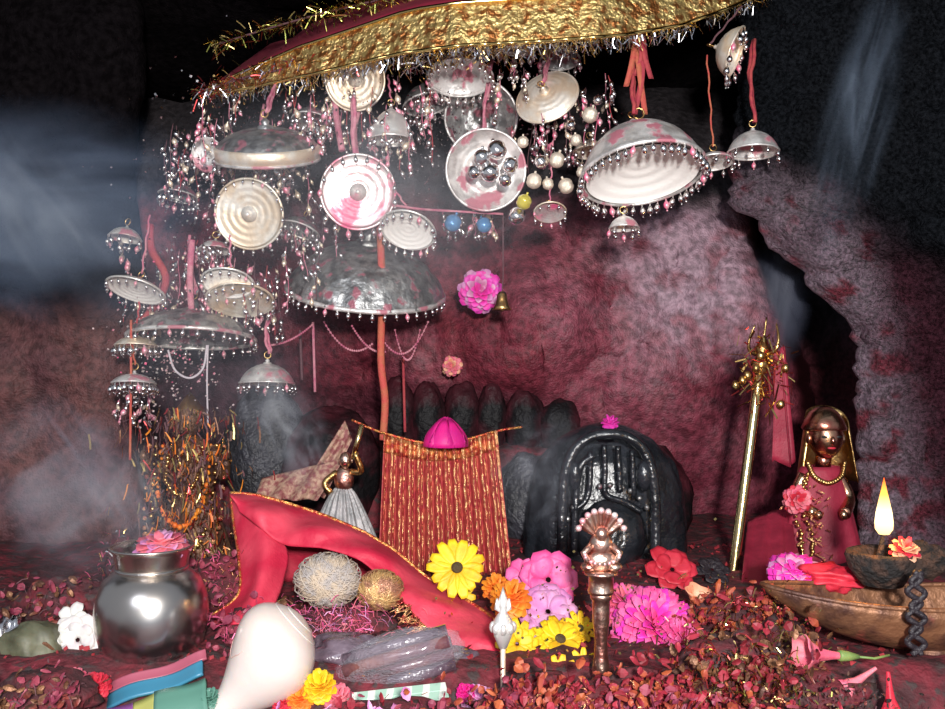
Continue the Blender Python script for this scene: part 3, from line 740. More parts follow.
# ------------------------------------------------------------------ red cloth
def red_cloth():
    o = gr(300,640); t = thing('red_cloth', o, 'bright red cloth with gold edging draped across the offerings', 'cloth')
    top = [(231,494,1.36),(262,497,1.36),(300,508,1.35),(345,524,1.33),(390,548,1.31),(430,580,1.29),(470,603,1.25),(500,625,1.20),(515,655,1.14)]
    low = [(240,512,1.30),(262,530,1.27),(285,545,1.26),(325,549,1.24),(362,562,1.22),(398,596,1.19),(425,625,1.16),(458,652,1.12),(500,664,1.10)]
    T = spline([at(*p) for p in top], 8); Lw = spline([at(*p) for p in low], 8); n = len(T)-1
    def P(u, v):
        k = u*n; i = min(int(k), n-1); f = k-i
        a = T[i].lerp(T[i+1], f); b = Lw[i].lerp(Lw[i+1], f)
        if v < .30:      # back fall
            s = v/.30; g = a+V(0,.10,0); g.z = ALT+.008
            p = g.lerp(a, s)
        else:
            s = (v-.30)/.70; p = b*s+a*(1-s)
            p += V(0,-.018,.010)*math.sin(PI*s)
            p += V(0,-.007,.002)*math.sin(u*34+s*5)*math.sin(PI*s)+V(0,-.004,0)*fbm(tuple(p), 22, 3)
        return p-o
    MB().grid(P, 110, 26).build('cloth', 'red_cloth', t, solid=.002)
    MB().tube([P(u/100, .31)+V(0,-.002,.002) for u in range(101)], .0026, 6).build('top_edging', 'gold_trim', t)
    mb = MB()
    for k in range(170):
        u = lerp(.62,1,k/170); p = P(u, 1)
        mb.strip([p, p+V(R.uniform(-.008,.004), -.004, R.uniform(-.004,.008))*.8, p+V(R.uniform(-.022,-.008), -.008, R.uniform(-.014,.002))], .0007)
    q = mb.build('gold_fringe', 'gold_line', t); q['kind'] = 'stuff'
    # left flap
    L = [(231,494,1.36),(234,520,1.33),(240,560,1.28),(238,595,1.23),(205,620,1.22)]
    C2= [(240,512,1.30),(262,530,1.26),(268,560,1.22),(262,590,1.20),(250,612,1.16)]
    A = spline([at(*p) for p in L], 8); B = spline([at(*p) for p in C2], 8); m_ = len(A)-1
    Rr = spline([at(*p) for p in [(243,511,1.30),(285,546,1.27),(284,580,1.24),(272,612,1.19),(262,635,1.14)]], 8)
    def Q(u, v):
        k = u*m_; i = min(int(k), m_-1); f = k-i
        a = A[i].lerp(A[i+1], f); b = B[i].lerp(B[i+1], f); c = Rr[i].lerp(Rr[i+1], f)
        p = a*(1-v)**2+b*2*v*(1-v)+c*v*v+V(0,-.02,0)*math.sin(PI*v)*u
        return p+V(0,-.008,0)*math.sin(v*11+u*4)*u-o
    MB().grid(Q, 40, 20).build('hanging_flap', 'red_cloth', t, solid=.002)
    MB().tube([Q(u/40, 0)+V(0,-.002,0) for u in range(41)], .0022, 6).build('flap_edging', 'gold_trim', t)
red_cloth()

# ------------------------------------------------------------------ lota, conch, bell, staff
def lota():
    b = gr(152,678); b.y += .062; b = V((152-472.5)/F*b.y, b.y, ALT+.006); s = b.y/F
    t = thing('water_pot', b, 'round steel water pot with flared neck at the lower left', 'pot')
    H = lambda py: (678-py)*s*1.0
    prof = [(0,0),(30*s,0),(42*s,4*s),(50*s,14*s),(54*s,30*s),(55*s,46*s),(53*s,62*s),(47*s,76*s),(38*s,84*s),(34*s,86*s),(33*s,88*s),(35*s,91*s),(37*s,104*s),(39*s,108*s),(40*s,109*s),(38*s,109*s),(35*s,104*s),(31*s,88*s),(0,84*s)]
    MB().lathe(prof, 64).build('pot_body', 'steel', t)
    MB().tube([V(34*s*math.cos(a),34*s*math.sin(a),88*s) for a in [2*PI*k/48 for k in range(49)]], .0022, 8, False).build('neck_ring', 'steel', t)
    MB().tube([V(39.5*s*math.cos(a),39.5*s*math.sin(a),109*s) for a in [2*PI*k/48 for k in range(49)]], .0018, 8, False).build('rim', 'steel', t)
    return b, s
lb, ls = lota()
pom(lb+V(.012,0,.132), .034, 50, 'rose', 'pink flower lying in the mouth of the steel pot', 'pink_flower', 'flower', up=(0,-.2,1), flat=.6, m2='mauve')
def conch():
    o = gr(262,690); o.y += .02; Yc = 1.04
    o = at(266,660,Yc); t = thing('conch_shell', o, 'large smooth white conch shell pointing to the lower left', 'shell')
    s = Yc/F; ax = V(-.70,-.22,-.66).normalized(); e1 = ax.cross(V(0,1,0)).normalized(); e2 = ax.cross(e1).normalized()
    prof = [(-54,0),(-52,12),(-46,25),(-36,37),(-23,44),(-8,45),(8,40),(22,33),(36,25),(50,18),(66,13),(84,9),(98,7),(110,0)]
    P = spline([V(a,b,0) for a,b in prof], 5)
    def fn(u, v):
        a = 2*PI*u; p = P[min(int(v*(len(P)-1)+.5), len(P)-1)]
        r = p.y*(1+.07*math.cos(a-1+p.x*.03)); c = e1*(5*math.sin(p.x/40))
        return (ax*p.x+c+(e1*math.cos(a)*1.02+e2*math.sin(a))*r)*s
    MB().grid(fn, 48, len(P)-1, cu=True).build('shell_body', 'conch', t)
    # lip and whorl line
    pts = [fn(.62+.05*math.sin(k*.2), (k+14)/60*.9) for k in range(40)]
    MB().tube([p*1.003 for p in pts], [.0006+.0016*math.sin(PI*k/39) for k in range(40)], 6).build('shell_lip', 'conch', t)
    for q in (.10,.17):
        MB().tube([fn(k/40, q)*1.0+V(0,0,0) for k in range(41)], .0009, 5, False).build('whorl_ridge', 'conch', t)
    MB().tube([fn(.35+.3*k/20, .45+.08*math.sin(k*.3)) for k in range(21)], .0005, 5).build('growth_line', 'conch_line', t)
conch()
def hand_bell():
    Y = 1.03; s = Y/F; b = at(601,740,Y); t = thing('hand_bell', b, 'pinkish brass hand bell with a carved fan shaped handle top', 'bell')
    Z = lambda py: (740-py)*s
    MB().lathe([(0,Z(690)),(9*s,Z(690)),(12*s,Z(693)),(26*s,Z(697)),(34*s,Z(704)),(37*s,Z(715)),(40*s,Z(728)),(48*s,Z(742)),(45*s,Z(742)),(34*s,Z(715)),(0,Z(700))], 48).build('bell_body', 'pink_brass', t)
    for q, py in ((27.5,698),(37,712),(40,722)): MB().tube([V(q*s*math.cos(a),q*s*math.sin(a),Z(py)) for a in [2*PI*k/40 for k in range(41)]], .001, 6, False).build('engraved_ring', 'pink_brass', t)
    MB().lathe([(0,Z(692)),(10*s,Z(690)),(12*s,Z(684)),(8*s,Z(678)),(9*s,Z(670)),(7*s,Z(655)),(6.2*s,Z(640)),(8.5*s,Z(622)),(9*s,Z(606)),(9*s,Z(600)),(11*s,Z(598)),(11*s,Z(592)),(0,Z(590))], 32).build('handle', 'pink_brass', t)
    MB().lathe([(0,Z(594)),(13*s,Z(593)),(13.5*s,Z(590)),(12.5*s,Z(588)),(12.5*s,Z(576)),(17*s,Z(574)),(17*s,Z(571)),(0,Z(570))], 24).build('pedestal', 'pink_brass', t)
    # carved figure: seated body, arms, heads, serpent hood
    m = MB(); m.ell(V(0,0,Z(560)), (17*s,11*s,12*s), 20, 12); m.ell(V(0,0,Z(545)), (12*s,9*s,13*s), 18, 12); m.ell(V(-13*s,-3*s,Z(566)), (8*s,8*s,5*s)); m.ell(V(13*s,-3*s,Z(566)), (8*s,8*s,5*s))
    m.build('figure_body', 'pink_brass', t)
    MB().ell(V(0,-5*s,Z(533)), (7*s,7*s,8*s), 16, 12).build('figure_head', 'pink_brass', t)
    for sx in (-1,1):
        MB().tube([V(sx*10*s,-3*s,Z(545)),V(sx*18*s,-5*s,Z(552)),V(sx*14*s,-9*s,Z(560))], [4*s,3.5*s,3*s], 8).build('arm', 'pink_brass', t)
    def hood(u, v):
        a = lerp(-1.15,1.15,u); r = lerp(4,26,v)*s
        return V(r*math.sin(a)*.95, (4-5*math.cos(a)*v+1.2*math.cos(u*PI*14)*v)*s, Z(540)+r*math.cos(a)*1.15)
    MB().grid(hood, 84, 8).build('serpent_hood', 'pink_brass', t, solid=.003)
    for k in range(9):
        a = lerp(-1.15,1.15,k/8); r = 26*s
        MB().ell(V(r*math.sin(a)*.95,-2*s,Z(540)+r*math.cos(a)*1.15), 3.2*s, 10, 8).build('serpent_head', 'silver_pink', t)
    for k in range(12):
        a = PI*(k/11); MB().ell(V(17*s*math.cos(a),-9*s,Z(553)-9*s*math.sin(a)), 2*s, 8, 6).build('bead', 'silver_pink', t)
hand_bell()
def small_trident():
    Y = 1.04; s = Y/F; b = at(503,735,Y); t = thing('ornamental_rod', b, 'slim silver rod with leafy ornamental head in front of marigolds', 'rod')
    Z = lambda py: (735-py)*s
    MB().tube([V(0,0,0), V(0,0,Z(645))], 2.6*s, 10).build('rod', 'silver_gold', t)
    MB().lathe([(0,Z(650)),(4*s,Z(648)),(9*s,Z(636)),(12*s,Z(626)),(8*s,Z(618)),(4*s,Z(612)),(6*s,Z(606)),(5*s,Z(600)),(2.5*s,Z(594)),(0,Z(586))], 20).build('finial', 'bright_silver', t)
    for k in range(8):
        a = 2*PI*k/8
        MB().ell(V(10*s*math.cos(a),10*s*math.sin(a),Z(627)), (4*s,4*s,6*s), 8, 6).build('leaf_ornament', 'bright_silver', t)
    for sx in (-1,1): MB().tube([V(0,0,Z(612)),V(sx*7*s,-2*s,Z(608)),V(sx*6*s,-2*s,Z(598))], [2*s,2*s,1*s], 8).build('prong', 'bright_silver', t)
small_trident()
def staff():
    a = at(731,590,1.52); b = at(760,368,1.56); t = thing('brass_staff', a, 'tall brass staff leaning right with gold tinsel and red cloth on top', 'staff')
    d = b-a; n = 12
    MB().tube([d*k/n for k in range(n+1)], [.0085]*(n+1), 16).build('shaft', 'gold_staff', t)
    mx = axis_mx(d, d)
    MB().lathe([(.008,-.01),(.014,-.006),(.012,0),(.018,.006),(.012,.014),(.008,.02),(.014,.03),(.010,.04),(.004,.052),(0,.06)], 20, mx).build('staff_head', 'brass', t)
    for sx in (-1,0,1):
        p = spline([V(0,0,.02), V(sx*.026,0,.030), V(sx*.030,0,.05), V(sx*.022,0,.075+.012*(sx==0))], 5)
        MB().tube([mx @ q for q in p], [.0045*(1-.7*k/(len(p)-1)) for k in range(len(p))], 8).build('trident_prong', 'brass', t)
    mr = MB()
    def cl(u, v):
        aa = u*2.4-.6; r = .012+.018*v
        return d+V(.022+r*math.cos(aa)+.004*math.sin(u*14), -.012+.3*r*math.sin(aa), .03-.19*v+.006*math.sin(u*9))
    MB().grid(cl, 24, 18).build('red_cloth_tie', 'dark_red_cloth', t, solid=.001)
    for m, n_ in (('tinsel_gold',150),('tinsel_red',90)):
        mb = MB()
        for k in range(n_):
            p = d+V(R.gauss(.006,.018), R.gauss(-.01,.01), R.gauss(.0,.03)); q = V(R.gauss(0,.012), R.gauss(0,.01), R.uniform(-.03,.008))
            mb.strip([p, p+q*.6, p+q], R.uniform(.0008,.002))
        x = mb.build('tinsel', m, t, smooth=False); x['kind'] = 'stuff'
    for q in ((-.035,-.02,-.02),(-.027,-.02,-.012),(-.046,-.018,-.028),(.036,-.02,.0),(.028,-.02,-.06),(-.014,-.025,.0),(-.006,-.024,.02)):
        MB().ell(d+V(*q), (.0065,.006,.008), 10, 8).build('gold_bead', 'brass', t)
staff()

# ------------------------------------------------------------------ idols
def head(t, c, r, m, parts=True, hair='black_paint'):
    def fn(d): return 1-.12*max(0,-d.z)*abs(d.x)+.0
    mb = MB(); mb.ell(c, (r*.80,r*.86,r*1.05), 24, 18, fn=fn)
    mb.ell(c+V(0,-r*.84,-r*.08), (r*.12,r*.18,r*.22), 10, 8)
    for s in (-1,1): mb.ell(c+V(s*r*.80,0,-r*.05), (r*.12,r*.2,r*.28), 10, 8)
    h = mb.build('head', m, t)
    for s in (-1,1): MB().ell(c+V(s*r*.32,-r*.76,r*.10), (r*.16,r*.08,r*.07), 10, 8).build('eye', 'black_paint', t)
    MB().ell(c+V(0,-r*.76,-r*.42), (r*.20,r*.08,r*.06), 10, 8).build('mouth', 'crimson', t)
def red_idol():
    Y = 1.62; s = Y/F; b = at(820,572,Y); t = thing('brass_idol', b, 'brass faced idol in a flowing red robe beside the boat shaped vessel', 'idol')
    Z = lambda py: (572-py)*s; X = lambda px: (px-820)*s
    head(t, V(X(823),-.012,Z(437)), 21*s, 'skin_brass')
    MB().lathe([(0,Z(405)),(7*s,Z(407)),(14*s,Z(412)),(19*s,Z(420)),(22*s,Z(428)),(20*s,Z(430)),(0,Z(424))], 24, Matrix.Translation((X(823),-.004,0))).build('crown', 'skin_brass', t)
    def veil(u, v):
        a = lerp(-.35,PI+.35,u); r = lerp(21,30,v)*s
        return V(X(828)+r*math.cos(a), .004+r*.7*math.sin(a), lerp(Z(432)+26*s*math.sin(PI*u)**.7,Z(482),v))
    MB().grid(veil, 30, 10).build('head_veil', 'brass', t, solid=.002)
    mb = MB()
    for q in spline([V(X(804),-.02,Z(462)),V(X(808),-.032,Z(474)),V(X(820),-.038,Z(480)),V(X(834),-.032,Z(474)),V(X(840),-.02,Z(462))],6): mb.ell(q, 2.6*s, 8, 6)
    mb.build('necklace', 'brass', t)
    MB().tube([V(X(823),-.006,Z(452)),V(X(822),0,Z(470))], 8*s, 12).build('neck', 'skin_brass', t)
    def robe(u, v):
        a = 2*PI*u; w = lerp(20,46,v**.85)*s*(1+.07*math.cos(9*a)*v)
        return V(X(820)+w*math.cos(a)*(.95), w*.55*math.sin(a), lerp(Z(466),Z(572),v))
    MB().grid(robe, 90, 22, cu=True).build('robe', 'dark_red_cloth', t, solid=.002)
    for sx in (-1,1):
        MB().tube(spline([V(X(820)+sx*17*s,-.004,Z(474)),V(X(820)+sx*26*s,-.012,Z(497)),V(X(820)+sx*14*s,-.045,Z(510))],5), [6*s]*11, 10).build('arm', 'skin_brass', t)
        MB().ell(V(X(820)+sx*12*s,-.05,Z(510)), (4*s,4*s,5*s), 10, 8).build('hand', 'skin_brass', t)
    for j in range(2):
        mb = MB(); pts = spline([V(X(806),-.02,Z(470)),V(X(794-j*8),-.04,Z(500)),V(X(802-j*10),-.055,Z(540)),V(X(790-j*6),-.055,Z(562))],10)
        for p in pts: mb.ell(p+V(R.gauss(0,.0015),0,R.gauss(0,.001)), R.uniform(.0022,.0042), 7, 5)
        mb.build('gold_garland', 'brass', t)
    mb = MB()
    for k in range(130):
        p = V(X(R.gauss(800,10)), -.055+R.gauss(0,.006), Z(R.uniform(480,570))); mb.strip([p, p+V(R.gauss(0,.008),R.gauss(0,.006),-.006)], .0014)
    q = mb.build('tinsel', 'gold_line', t, smooth=False); q['kind'] = 'stuff'
    pom(at(797,500,1.53), .024, 60, 'rose', 'rosy red flower pinned on the chest of the robed idol', 'red_flower', 'flower', up=(0,-1,.2), m2='crimson')
red_idol()
# red backing cloth beside staff
def drape(name, pts4, nx, ny, m, label, cat, amp=.01, fr=5, solid=.002):
    A, B, C_, D = [Vector(p) for p in pts4]
    mb = MB().grid(lambda u, v: A.lerp(B,u).lerp(D.lerp(C_,u), v)+V(0,-amp*math.sin(u*fr*2*PI+v*2)*(.3+.7*v),0)+V(0,-.3*amp,0)*fbm((u*4,v*4,fr),1), nx, ny)
    return tag(mb.build(name, m, solid=solid), label, cat)
drape('red_drape', [at(748,520,1.66),at(790,505,1.66),gr(800,585,.01),gr(738,592,.01)], 40, 20, 'dark_red_cloth', 'dark red cloth gathered between the staff and robed idol', 'cloth', .01, 3)
def left_idol():
    Y = 1.64; s = Y/F; b = at(192,575,Y); t = thing('garlanded_idol', b, 'brown standing idol smothered in gold and orange garlands at left', 'idol')
    Z = lambda py: (575-py)*s; X = lambda px: (px-192)*s
    head(t, V(X(190),-.01,Z(421)), 15*s, 'brown_idol')
    MB().lathe([(0,Z(392)),(4*s,Z(396)),(9*s,Z(402)),(13*s,Z(408)),(16*s,Z(414)),(0,Z(412))], 20, Matrix.Translation((X(190),0,0))).build('crown', 'brass', t)
    def body(u, v):
        a = 2*PI*u; w = pl([(0,8),(.08,22),(.25,24),(.45,20),(.7,34),(1,44)], v)*s*(1+.06*math.cos(8*a)*v)
        return V(w*math.cos(a), .6*w*math.sin(a), lerp(Z(436),Z(575),v))
    MB().grid(body, 70, 30, cu=True).build('body', 'brown_idol', t)
    for sx in (-1,1):
        MB().tube(spline([V(sx*20*s,0,Z(447)),V(sx*34*s,-.012,Z(475)),V(sx*40*s,-.04,Z(458))],5), [6*s]*6+[4.5*s]*5, 10).build('arm', 'brown_idol', t)
        MB().ell(V(sx*40*s,-.042,Z(453)), (4*s,4*s,6*s), 8, 6).build('hand', 'brown_idol', t)
    for j, (w, dn, m) in enumerate(((16,490,'brass'),(24,520,'orange'),(30,550,'brass'),(38,565,'gold_line'))):
        mb = MB(); pts = spline([V(X(190-w),-.02,Z(445)),V(X(190-w*.9),-.05,Z(lerp(445,dn,.7))),V(X(192),-.062-.004*j,Z(dn)),V(X(190+w*.9),-.05,Z(lerp(445,dn,.7))),V(X(190+w),-.02,Z(445))],9)
        for p in pts: mb.ell(p+V(R.gauss(0,.001),0,R.gauss(0,.001)), R.uniform(.0025,.0055), 7, 5)
        mb.build('garland', m, t)
    for m, n_ in (('tinsel_gold',230),('orange',110),('old_brass',380),('tinsel_red',130),('cord_dark',200)):
        mb = MB()
        for k in range(n_):
            p = V(X(R.gauss(196,26)), -.06+R.gauss(0,.012), Z(R.uniform(405,565))); q = V(R.gauss(0,.006), R.gauss(0,.004), -R.uniform(.005,.03))
            mb.strip([p, p+q*.5+V(.001,0,0), p+q], R.uniform(.0008,.002))
        x = mb.build('tinsel', m, t, smooth=False); x['kind'] = 'stuff'
left_idol()
def skirt_figure():
    Y = 1.55; s = Y/F; b = at(343,548,Y); t = thing('skirted_figure', b, 'small brass figure in a pleated grey skirt raising a golden stick', 'idol')
    Z = lambda py: (548-py)*s; X = lambda px: (px-343)*s
    def sk(u, v):
        a = 2*PI*u; w = lerp(8,36,v**.8)*s*(1+.07*math.cos(18*a))
        return V(w*math.cos(a), w*.6*math.sin(a), lerp(Z(488),Z(548),v))
    MB().grid(sk, 144, 14, cu=True).build('skirt', 'grey_skirt', t)
    MB().ell(V(X(344),0,Z(480)), (10*s,7*s,13*s), 16, 12).build('torso', 'pink_brass', t)
    head(t, V(X(346),-.004,Z(460)), 8*s, 'pink_brass')
    MB().tube(spline([V(X(351),0,Z(472)),V(X(362),-.01,Z(470)),V(X(356),-.014,Z(452))],5), 3.2*s, 8).build('arm', 'brass', t)
    MB().tube(spline([V(X(337),0,Z(472)),V(X(326),-.01,Z(482)),V(X(332),-.014,Z(492))],5), 3.2*s, 8).build('arm', 'brass', t)
    MB().tube([V(X(354),-.014,Z(458)),V(X(363),-.014,Z(424))], 2.6*s, 8).build('golden_stick', 'gold_staff', t)
skirt_figure()
drape('netting', [at(262,478,1.60),at(345,458,1.60),at(318,500,1.56),at(255,500,1.56)], 30, 14, 'net', 'pinkish gold netting slung between the left idol and small figure', 'cloth', .008, 3, .001)
drape('orange_drape', [at(345,420,1.63),at(352,440,1.63),at(325,498,1.60),at(300,492,1.60)], 20, 14, 'net', 'thin rusty cloth strip slanting behind the small skirted figure', 'cloth', .006, 2, .001)

# ------------------------------------------------------------------ boat vessel, lamp, flame
def boat():
    Y = 1.12; s = Y/F; o = at(930,598,Y); t = thing('brass_vessel', o, 'boat shaped tarnished brass vessel holding the lamp at the right', 'vessel')
    Lh = 168*s
    def P(u, v, ins=1.0):   # u along, v around half section
        x = lerp(-1, 1, u); w = .060*(max(0,1-abs(x)**2.2))**.7*ins; dpt = .060*(max(0,1-abs(x)**2.0))**.8*ins
        a = PI*v
        zr = .016*abs(x)**2
        return V(x*Lh, -w*math.cos(a), zr-dpt*math.sin(a))
    MB().grid(lambda u, v: P(u, v), 60, 20).build('bowl', 'old_brass', t, solid=.003)
    for v in (0,1): MB().tube([P(k/60, v)+V(0,0,.001) for k in range(61)], .003, 8).build('rim', 'old_brass', t)
    MB().lathe([(0,-.055),(.030,-.056),(.024,-.064),(.030,-.072),(.058,-.082),(.062,-.092),(.05,-.110),(0,-.112)], 40, Matrix.Translation((.0,0,0))).build('pedestal', 'old_brass', t)
    return t
boat()
def lamp():
    o = at(884,560,1.14); s = 1.14/F; t = thing('oil_lamp', o, 'blackened oil lamp with a burning wick in the brass vessel', 'lamp')
    MB().lathe([(0,-.032),(.022,-.030),(.034,-.010),(.038,.006),(.036,.012),(.030,.008),(.022,-.004),(0,-.006)], 32, None, lambda a, r, z: 1+.25*max(0, math.cos(a-PI))**6).build('lamp_bowl', 'wick', t)
    MB().tube([V(-.01,0,-.004),V(-.004,0,.010),V(-.001,0,.032)], [.004,.004,.0022], 8).build('wick', 'wick', t)
    pf = [(0,535),(5,534),(8.4,529),(8.8,522),(7.6,512),(5.4,502),(3.2,492),(1.5,484),(0,477)]
    c = V(0,0,(560.5)*s)
    MB().lathe([(r*s,(560-y)*s) for r, y in pf], 20, None).build('flame', 'flame', t)
lamp()
def lump(px, py, Y, r, m, label, name, cat, sx=(1,1,.7), seed=0, amp=.25, group=None):
    mb = MB(); mb.ell(at(px,py,Y), tuple(r*k for k in sx), 26, 18, fn=lambda d: 1+amp*fbm(tuple(d+V(seed,seed*.3,0)), 1.8))
    return tag(mb.build(name, m), label, cat, group)
lump(918,558,1.16,.036,'wick','charred black incense heap beside the lamp flame','incense_heap','incense',(1,.8,.6),3,.5)
pom(at(905,552,1.12), .018, 36, 'salmon', 'small faded orange flower on the charred incense heap', 'faded_flower', 'flower', m2='crimson')
mb = MB()
for j in range(2):
    pts = [at(914+7*math.sin(k*.9+j*2.4)+j*4, 572+k*3.6, 1.045) for k in range(24)]
    mb.tube(spline(pts, 2), .0035, 7)
tag(mb.build('twisted_cord', 'black_cord'), 'black twisted cord hanging over the front of the brass vessel', 'cord')
pom(at(795,572,1.20), .036, 70, 'hot_pink', 'vivid purple pink flower on the left tip of the vessel', 'purple_flower', 'flower', m2='mauve', flat=.5)
lump(835,578,1.18,.028,'crimson','crumpled dark red petals heaped inside the vessel','petal_heap','petals',(1.6,.8,.5),8,.6)

# ------------------------------------------------------------------ flowers on the altar
def daisy(c, r, n, m, label, up=(0,-1,.6), core='dark_center', name='yellow_daisy', group=None, wd=.2, cup=.12, layers=1):
    t = thing(name, c, label, 'flower', group); mx = axis_mx(up).to_3x3()
    for l in range(layers):
        for k in range(n):
            a = 2*PI*k/n+R.uniform(-.06,.06)+l*.3; L_ = r*R.uniform(.88,1.05)*(1-.3*l); cc = cup+.25*l+R.uniform(-.08,.08)
            def fn(u, v):
                w = r*wd*math.sin(PI*min(.95,.10+.72*u)); x = L_*(.12+.88*u); y = (v-.5)*2*w
                return mx @ V(x*math.cos(a)-y*math.sin(a), x*math.sin(a)+y*math.cos(a), x*cc+.25*abs(v-.5)*w-.25*r*u*u*.4)
            MB().grid(fn, 6, 4).build('petal', m, t, solid=.0005)
    if core: MB().ell(mx @ V(0,0,r*.06), (r*.20,r*.20,r*.12), 14, 8, mx.to_4x4()).build('flower_center', core, t)
    return t
daisy(at(457,568,1.24), .040, 14, 'yellow', 'yellow daisy with dark centre in front of the pleated curtain')
daisy(at(458,597,1.27), .026, 12, 'yellow', 'half hidden yellow daisy below the one with dark centre', core=None, up=(0,-.8,.3))
pom(at(511,600,1.18), .026, 60, 'orange', 'orange marigold behind the ornamental rod head', 'marigold', 'flower')
pom(at(496,588,1.24), .020, 50, 'orange', 'orange marigold partly tucked under the curtain corner', 'marigold', 'flower')
daisy(at(517,644,1.12), .030, 12, 'yellow', 'yellow daisy just right of the ornamental rod', up=(.3,-1,.4), core=None, layers=2)
daisy(at(560,640,1.14), .036, 12, 'yellow', 'yellow daisy turned upward between mauve petals', up=(.2,-.7,.9), layers=2)
daisy(at(580,628,1.16), .022, 10, 'yellow', 'small yellow daisy touching the bell handle', up=(.4,-.8,.5))
daisy(at(560,672,1.08), .022, 9, 'yellow', 'small yellow daisy lowest, left of the hand bell', up=(-.3,-1,.3))
daisy(at(583,665,1.10), .020, 9, 'yellow', 'small yellow daisy lowest, against the bell handle', up=(.2,-1,.3))
daisy(at(548,580,1.26), .042, 7, 'pink', 'large pink petalled flower highest, left of the hand bell', up=(.1,-1,.4), core=None, name='pink_flower', wd=.42, layers=2)
daisy(at(522,575,1.28), .024, 6, 'pink', 'small pink flower beside the large pink petalled one', up=(-.3,-1,.4), core=None, name='pink_flower', wd=.42)
daisy(at(548,612,1.20), .040, 9, 'mauve', 'mauve flower wedged under the large pink petalled one', up=(0,-.8,.7), core=None, name='mauve_flower', wd=.38, layers=2)
daisy(at(534,655,1.13), .032, 9, 'lilac', 'lilac flower between the low yellow daisies', up=(0,-.8,.7), core=None, name='lilac_flower', wd=.38, layers=2)
pom(at(655,628,1.17), .054, 190, 'pink', 'big hot pink chrysanthemum right of the hand bell', 'chrysanthemum', 'flower', m2='hot_pink', flat=.75, pw=.22, up=(.1,-.8,.8))
pom(at(626,606,1.22), .034, 90, 'rose', 'paler pink chrysanthemum right behind the bell handle', 'chrysanthemum', 'flower', m2='pink', flat=.8, pw=.22)
pom(at(684,640,1.14), .030, 90, 'pink', 'hot pink chrysanthemum at the right side of the biggest one', 'chrysanthemum', 'flower', m2='pink', flat=.8, pw=.22, up=(.4,-.8,.5))
daisy(at(672,570,1.42), .042, 6, 'crimson', 'crimson hibiscus in front of the black idol', up=(.1,-.8,.8), core=None, name='hibiscus', wd=.36, layers=2)
daisy(at(712,545+25,1.44), .030, 6, 'black_cord', 'withered dark flower at the foot of the brass staff', up=(.1,-.6,.8), core=None, name='withered_flower', wd=.3, layers=2)
def trumpet(c, d, L_, r, m, label, name='trumpet_flower', calyx='leaf'):
    t = thing(name, c, label, 'flower'); mx = axis_mx(d)
    MB().lathe([(r*.15,0),(r*.22,L_*.3),(r*.35,L_*.6),(r*.7,L_*.85),(r,L_),(r*.95,L_*1.0),(r*.6,L_*.83),(r*.28,L_*.58),(r*.1,L_*.1)], 30, mx, lambda a, q, z: 1+.14*math.cos(5*a)*(q/r)).build('petal_tube', m, t)
    if calyx:
        MB().lathe([(0,-L_*.3),(r*.12,-L_*.28),(r*.26,-L_*.05),(r*.3,L_*.12),(r*.24,L_*.18),(0,L_*.1)], 14, mx).build('calyx', calyx, t)
        MB().tube([mx @ V(0,0,-L_*.25), mx @ V(.003,0,-L_*.6), mx @ V(.001,.004,-L_*.95)], .0014, 6).build('stem', calyx, t)
    return t
trumpet(at(688,618,1.22), (.35,-.4,1), .042, .020, 'salmon', 'peach trumpet flower standing right of the big chrysanthemum', calyx=None)
trumpet(at(846,656,1.0), (-1,-.2,.12), .054, .020, 'rose', 'folded red hibiscus bud with green calyx below the vessel', name='hibiscus_bud')
trumpet(at(876,668,.98), (-.9,-.1,-.55), .042, .013, 'rose', 'smaller pink hibiscus bud below the folded red one', name='hibiscus_bud', calyx=None)
trumpet(at(888,672,.99), (.05,-.1,-1), .046, .014, 'crimson', 'dark red petals drooping under the vessel at lower right', name='hibiscus_bud', calyx=None)
def cluster(cx, cy, w, h, n, mats, label, name, cat, ln=.018, y=0, wd=.0012, thin=False):
    o = gr(cx, cy+h*.5); o.y += y; t = thing(name, o, label, cat)
    c = at(cx, cy, o.y)-o; s = o.y/F
    lm = MB(); lm.ell(c+V(0,.02,-.01), (w*s*.45,.03,h*s*.45), 20, 14, fn=lambda d: 1+.3*fbm(tuple(d+V(cx,0,0)), 2)); lm.build('heap', 'altar', t)
    for m in mats:
        mb = MB()
        for k in range(n//len(mats)):
            p = c+V(R.gauss(0,w*s*.26), R.gauss(-.02,.02), R.gauss(0,h*s*.26)); d = V(R.gauss(0,1),R.gauss(0,1),R.gauss(0,1)).normalized()*ln*R.uniform(.4,1.1)
            if thin or m.startswith('tinsel') or m in ('gold_line','brass','cord_dark'): mb.strip([p, p+d*.35+V(0,0,.002), p+d*.7], R.uniform(.4,1.0)*wd*.8)
            else: mb.leaf(p, d*R.uniform(.5,1.0), R.uniform(.15,.32)*ln)
        x = mb.build('tinsel', {'crimson':'litter_red','rose':'litter_rose','salmon':'litter_orange','orange':'litter_orange','crimson_dark':'litter_red'}.get(m, m) if not thin else m, t, smooth=False); x['kind'] = 'stuff'
    return t
cluster(742,618,110,70,640,['tinsel_gold','tinsel_red','orange','crimson','tinsel_gold'],'heap of gold and orange tinsel under the brass staff','tinsel_heap','tinsel')
cluster(735,672,140,90,900,['tinsel_gold','tinsel_red','old_brass','crimson','tinsel_gold','tinsel_green'],'heap of gold and red tinsel nearest the front, right of the bell','tinsel_heap','tinsel',y=.02)
cluster(786,640,60,60,170,['tinsel_gold','tinsel_green','old_brass'],'greenish gold tinsel heap in front of the vessel tip','tinsel_heap','tinsel')
cluster(650,690,110,60,340,['crimson','tinsel_red','orange','crimson'],'red petals and tinsel heaped beside the hand bell base','petal_heap','petals',y=.02)
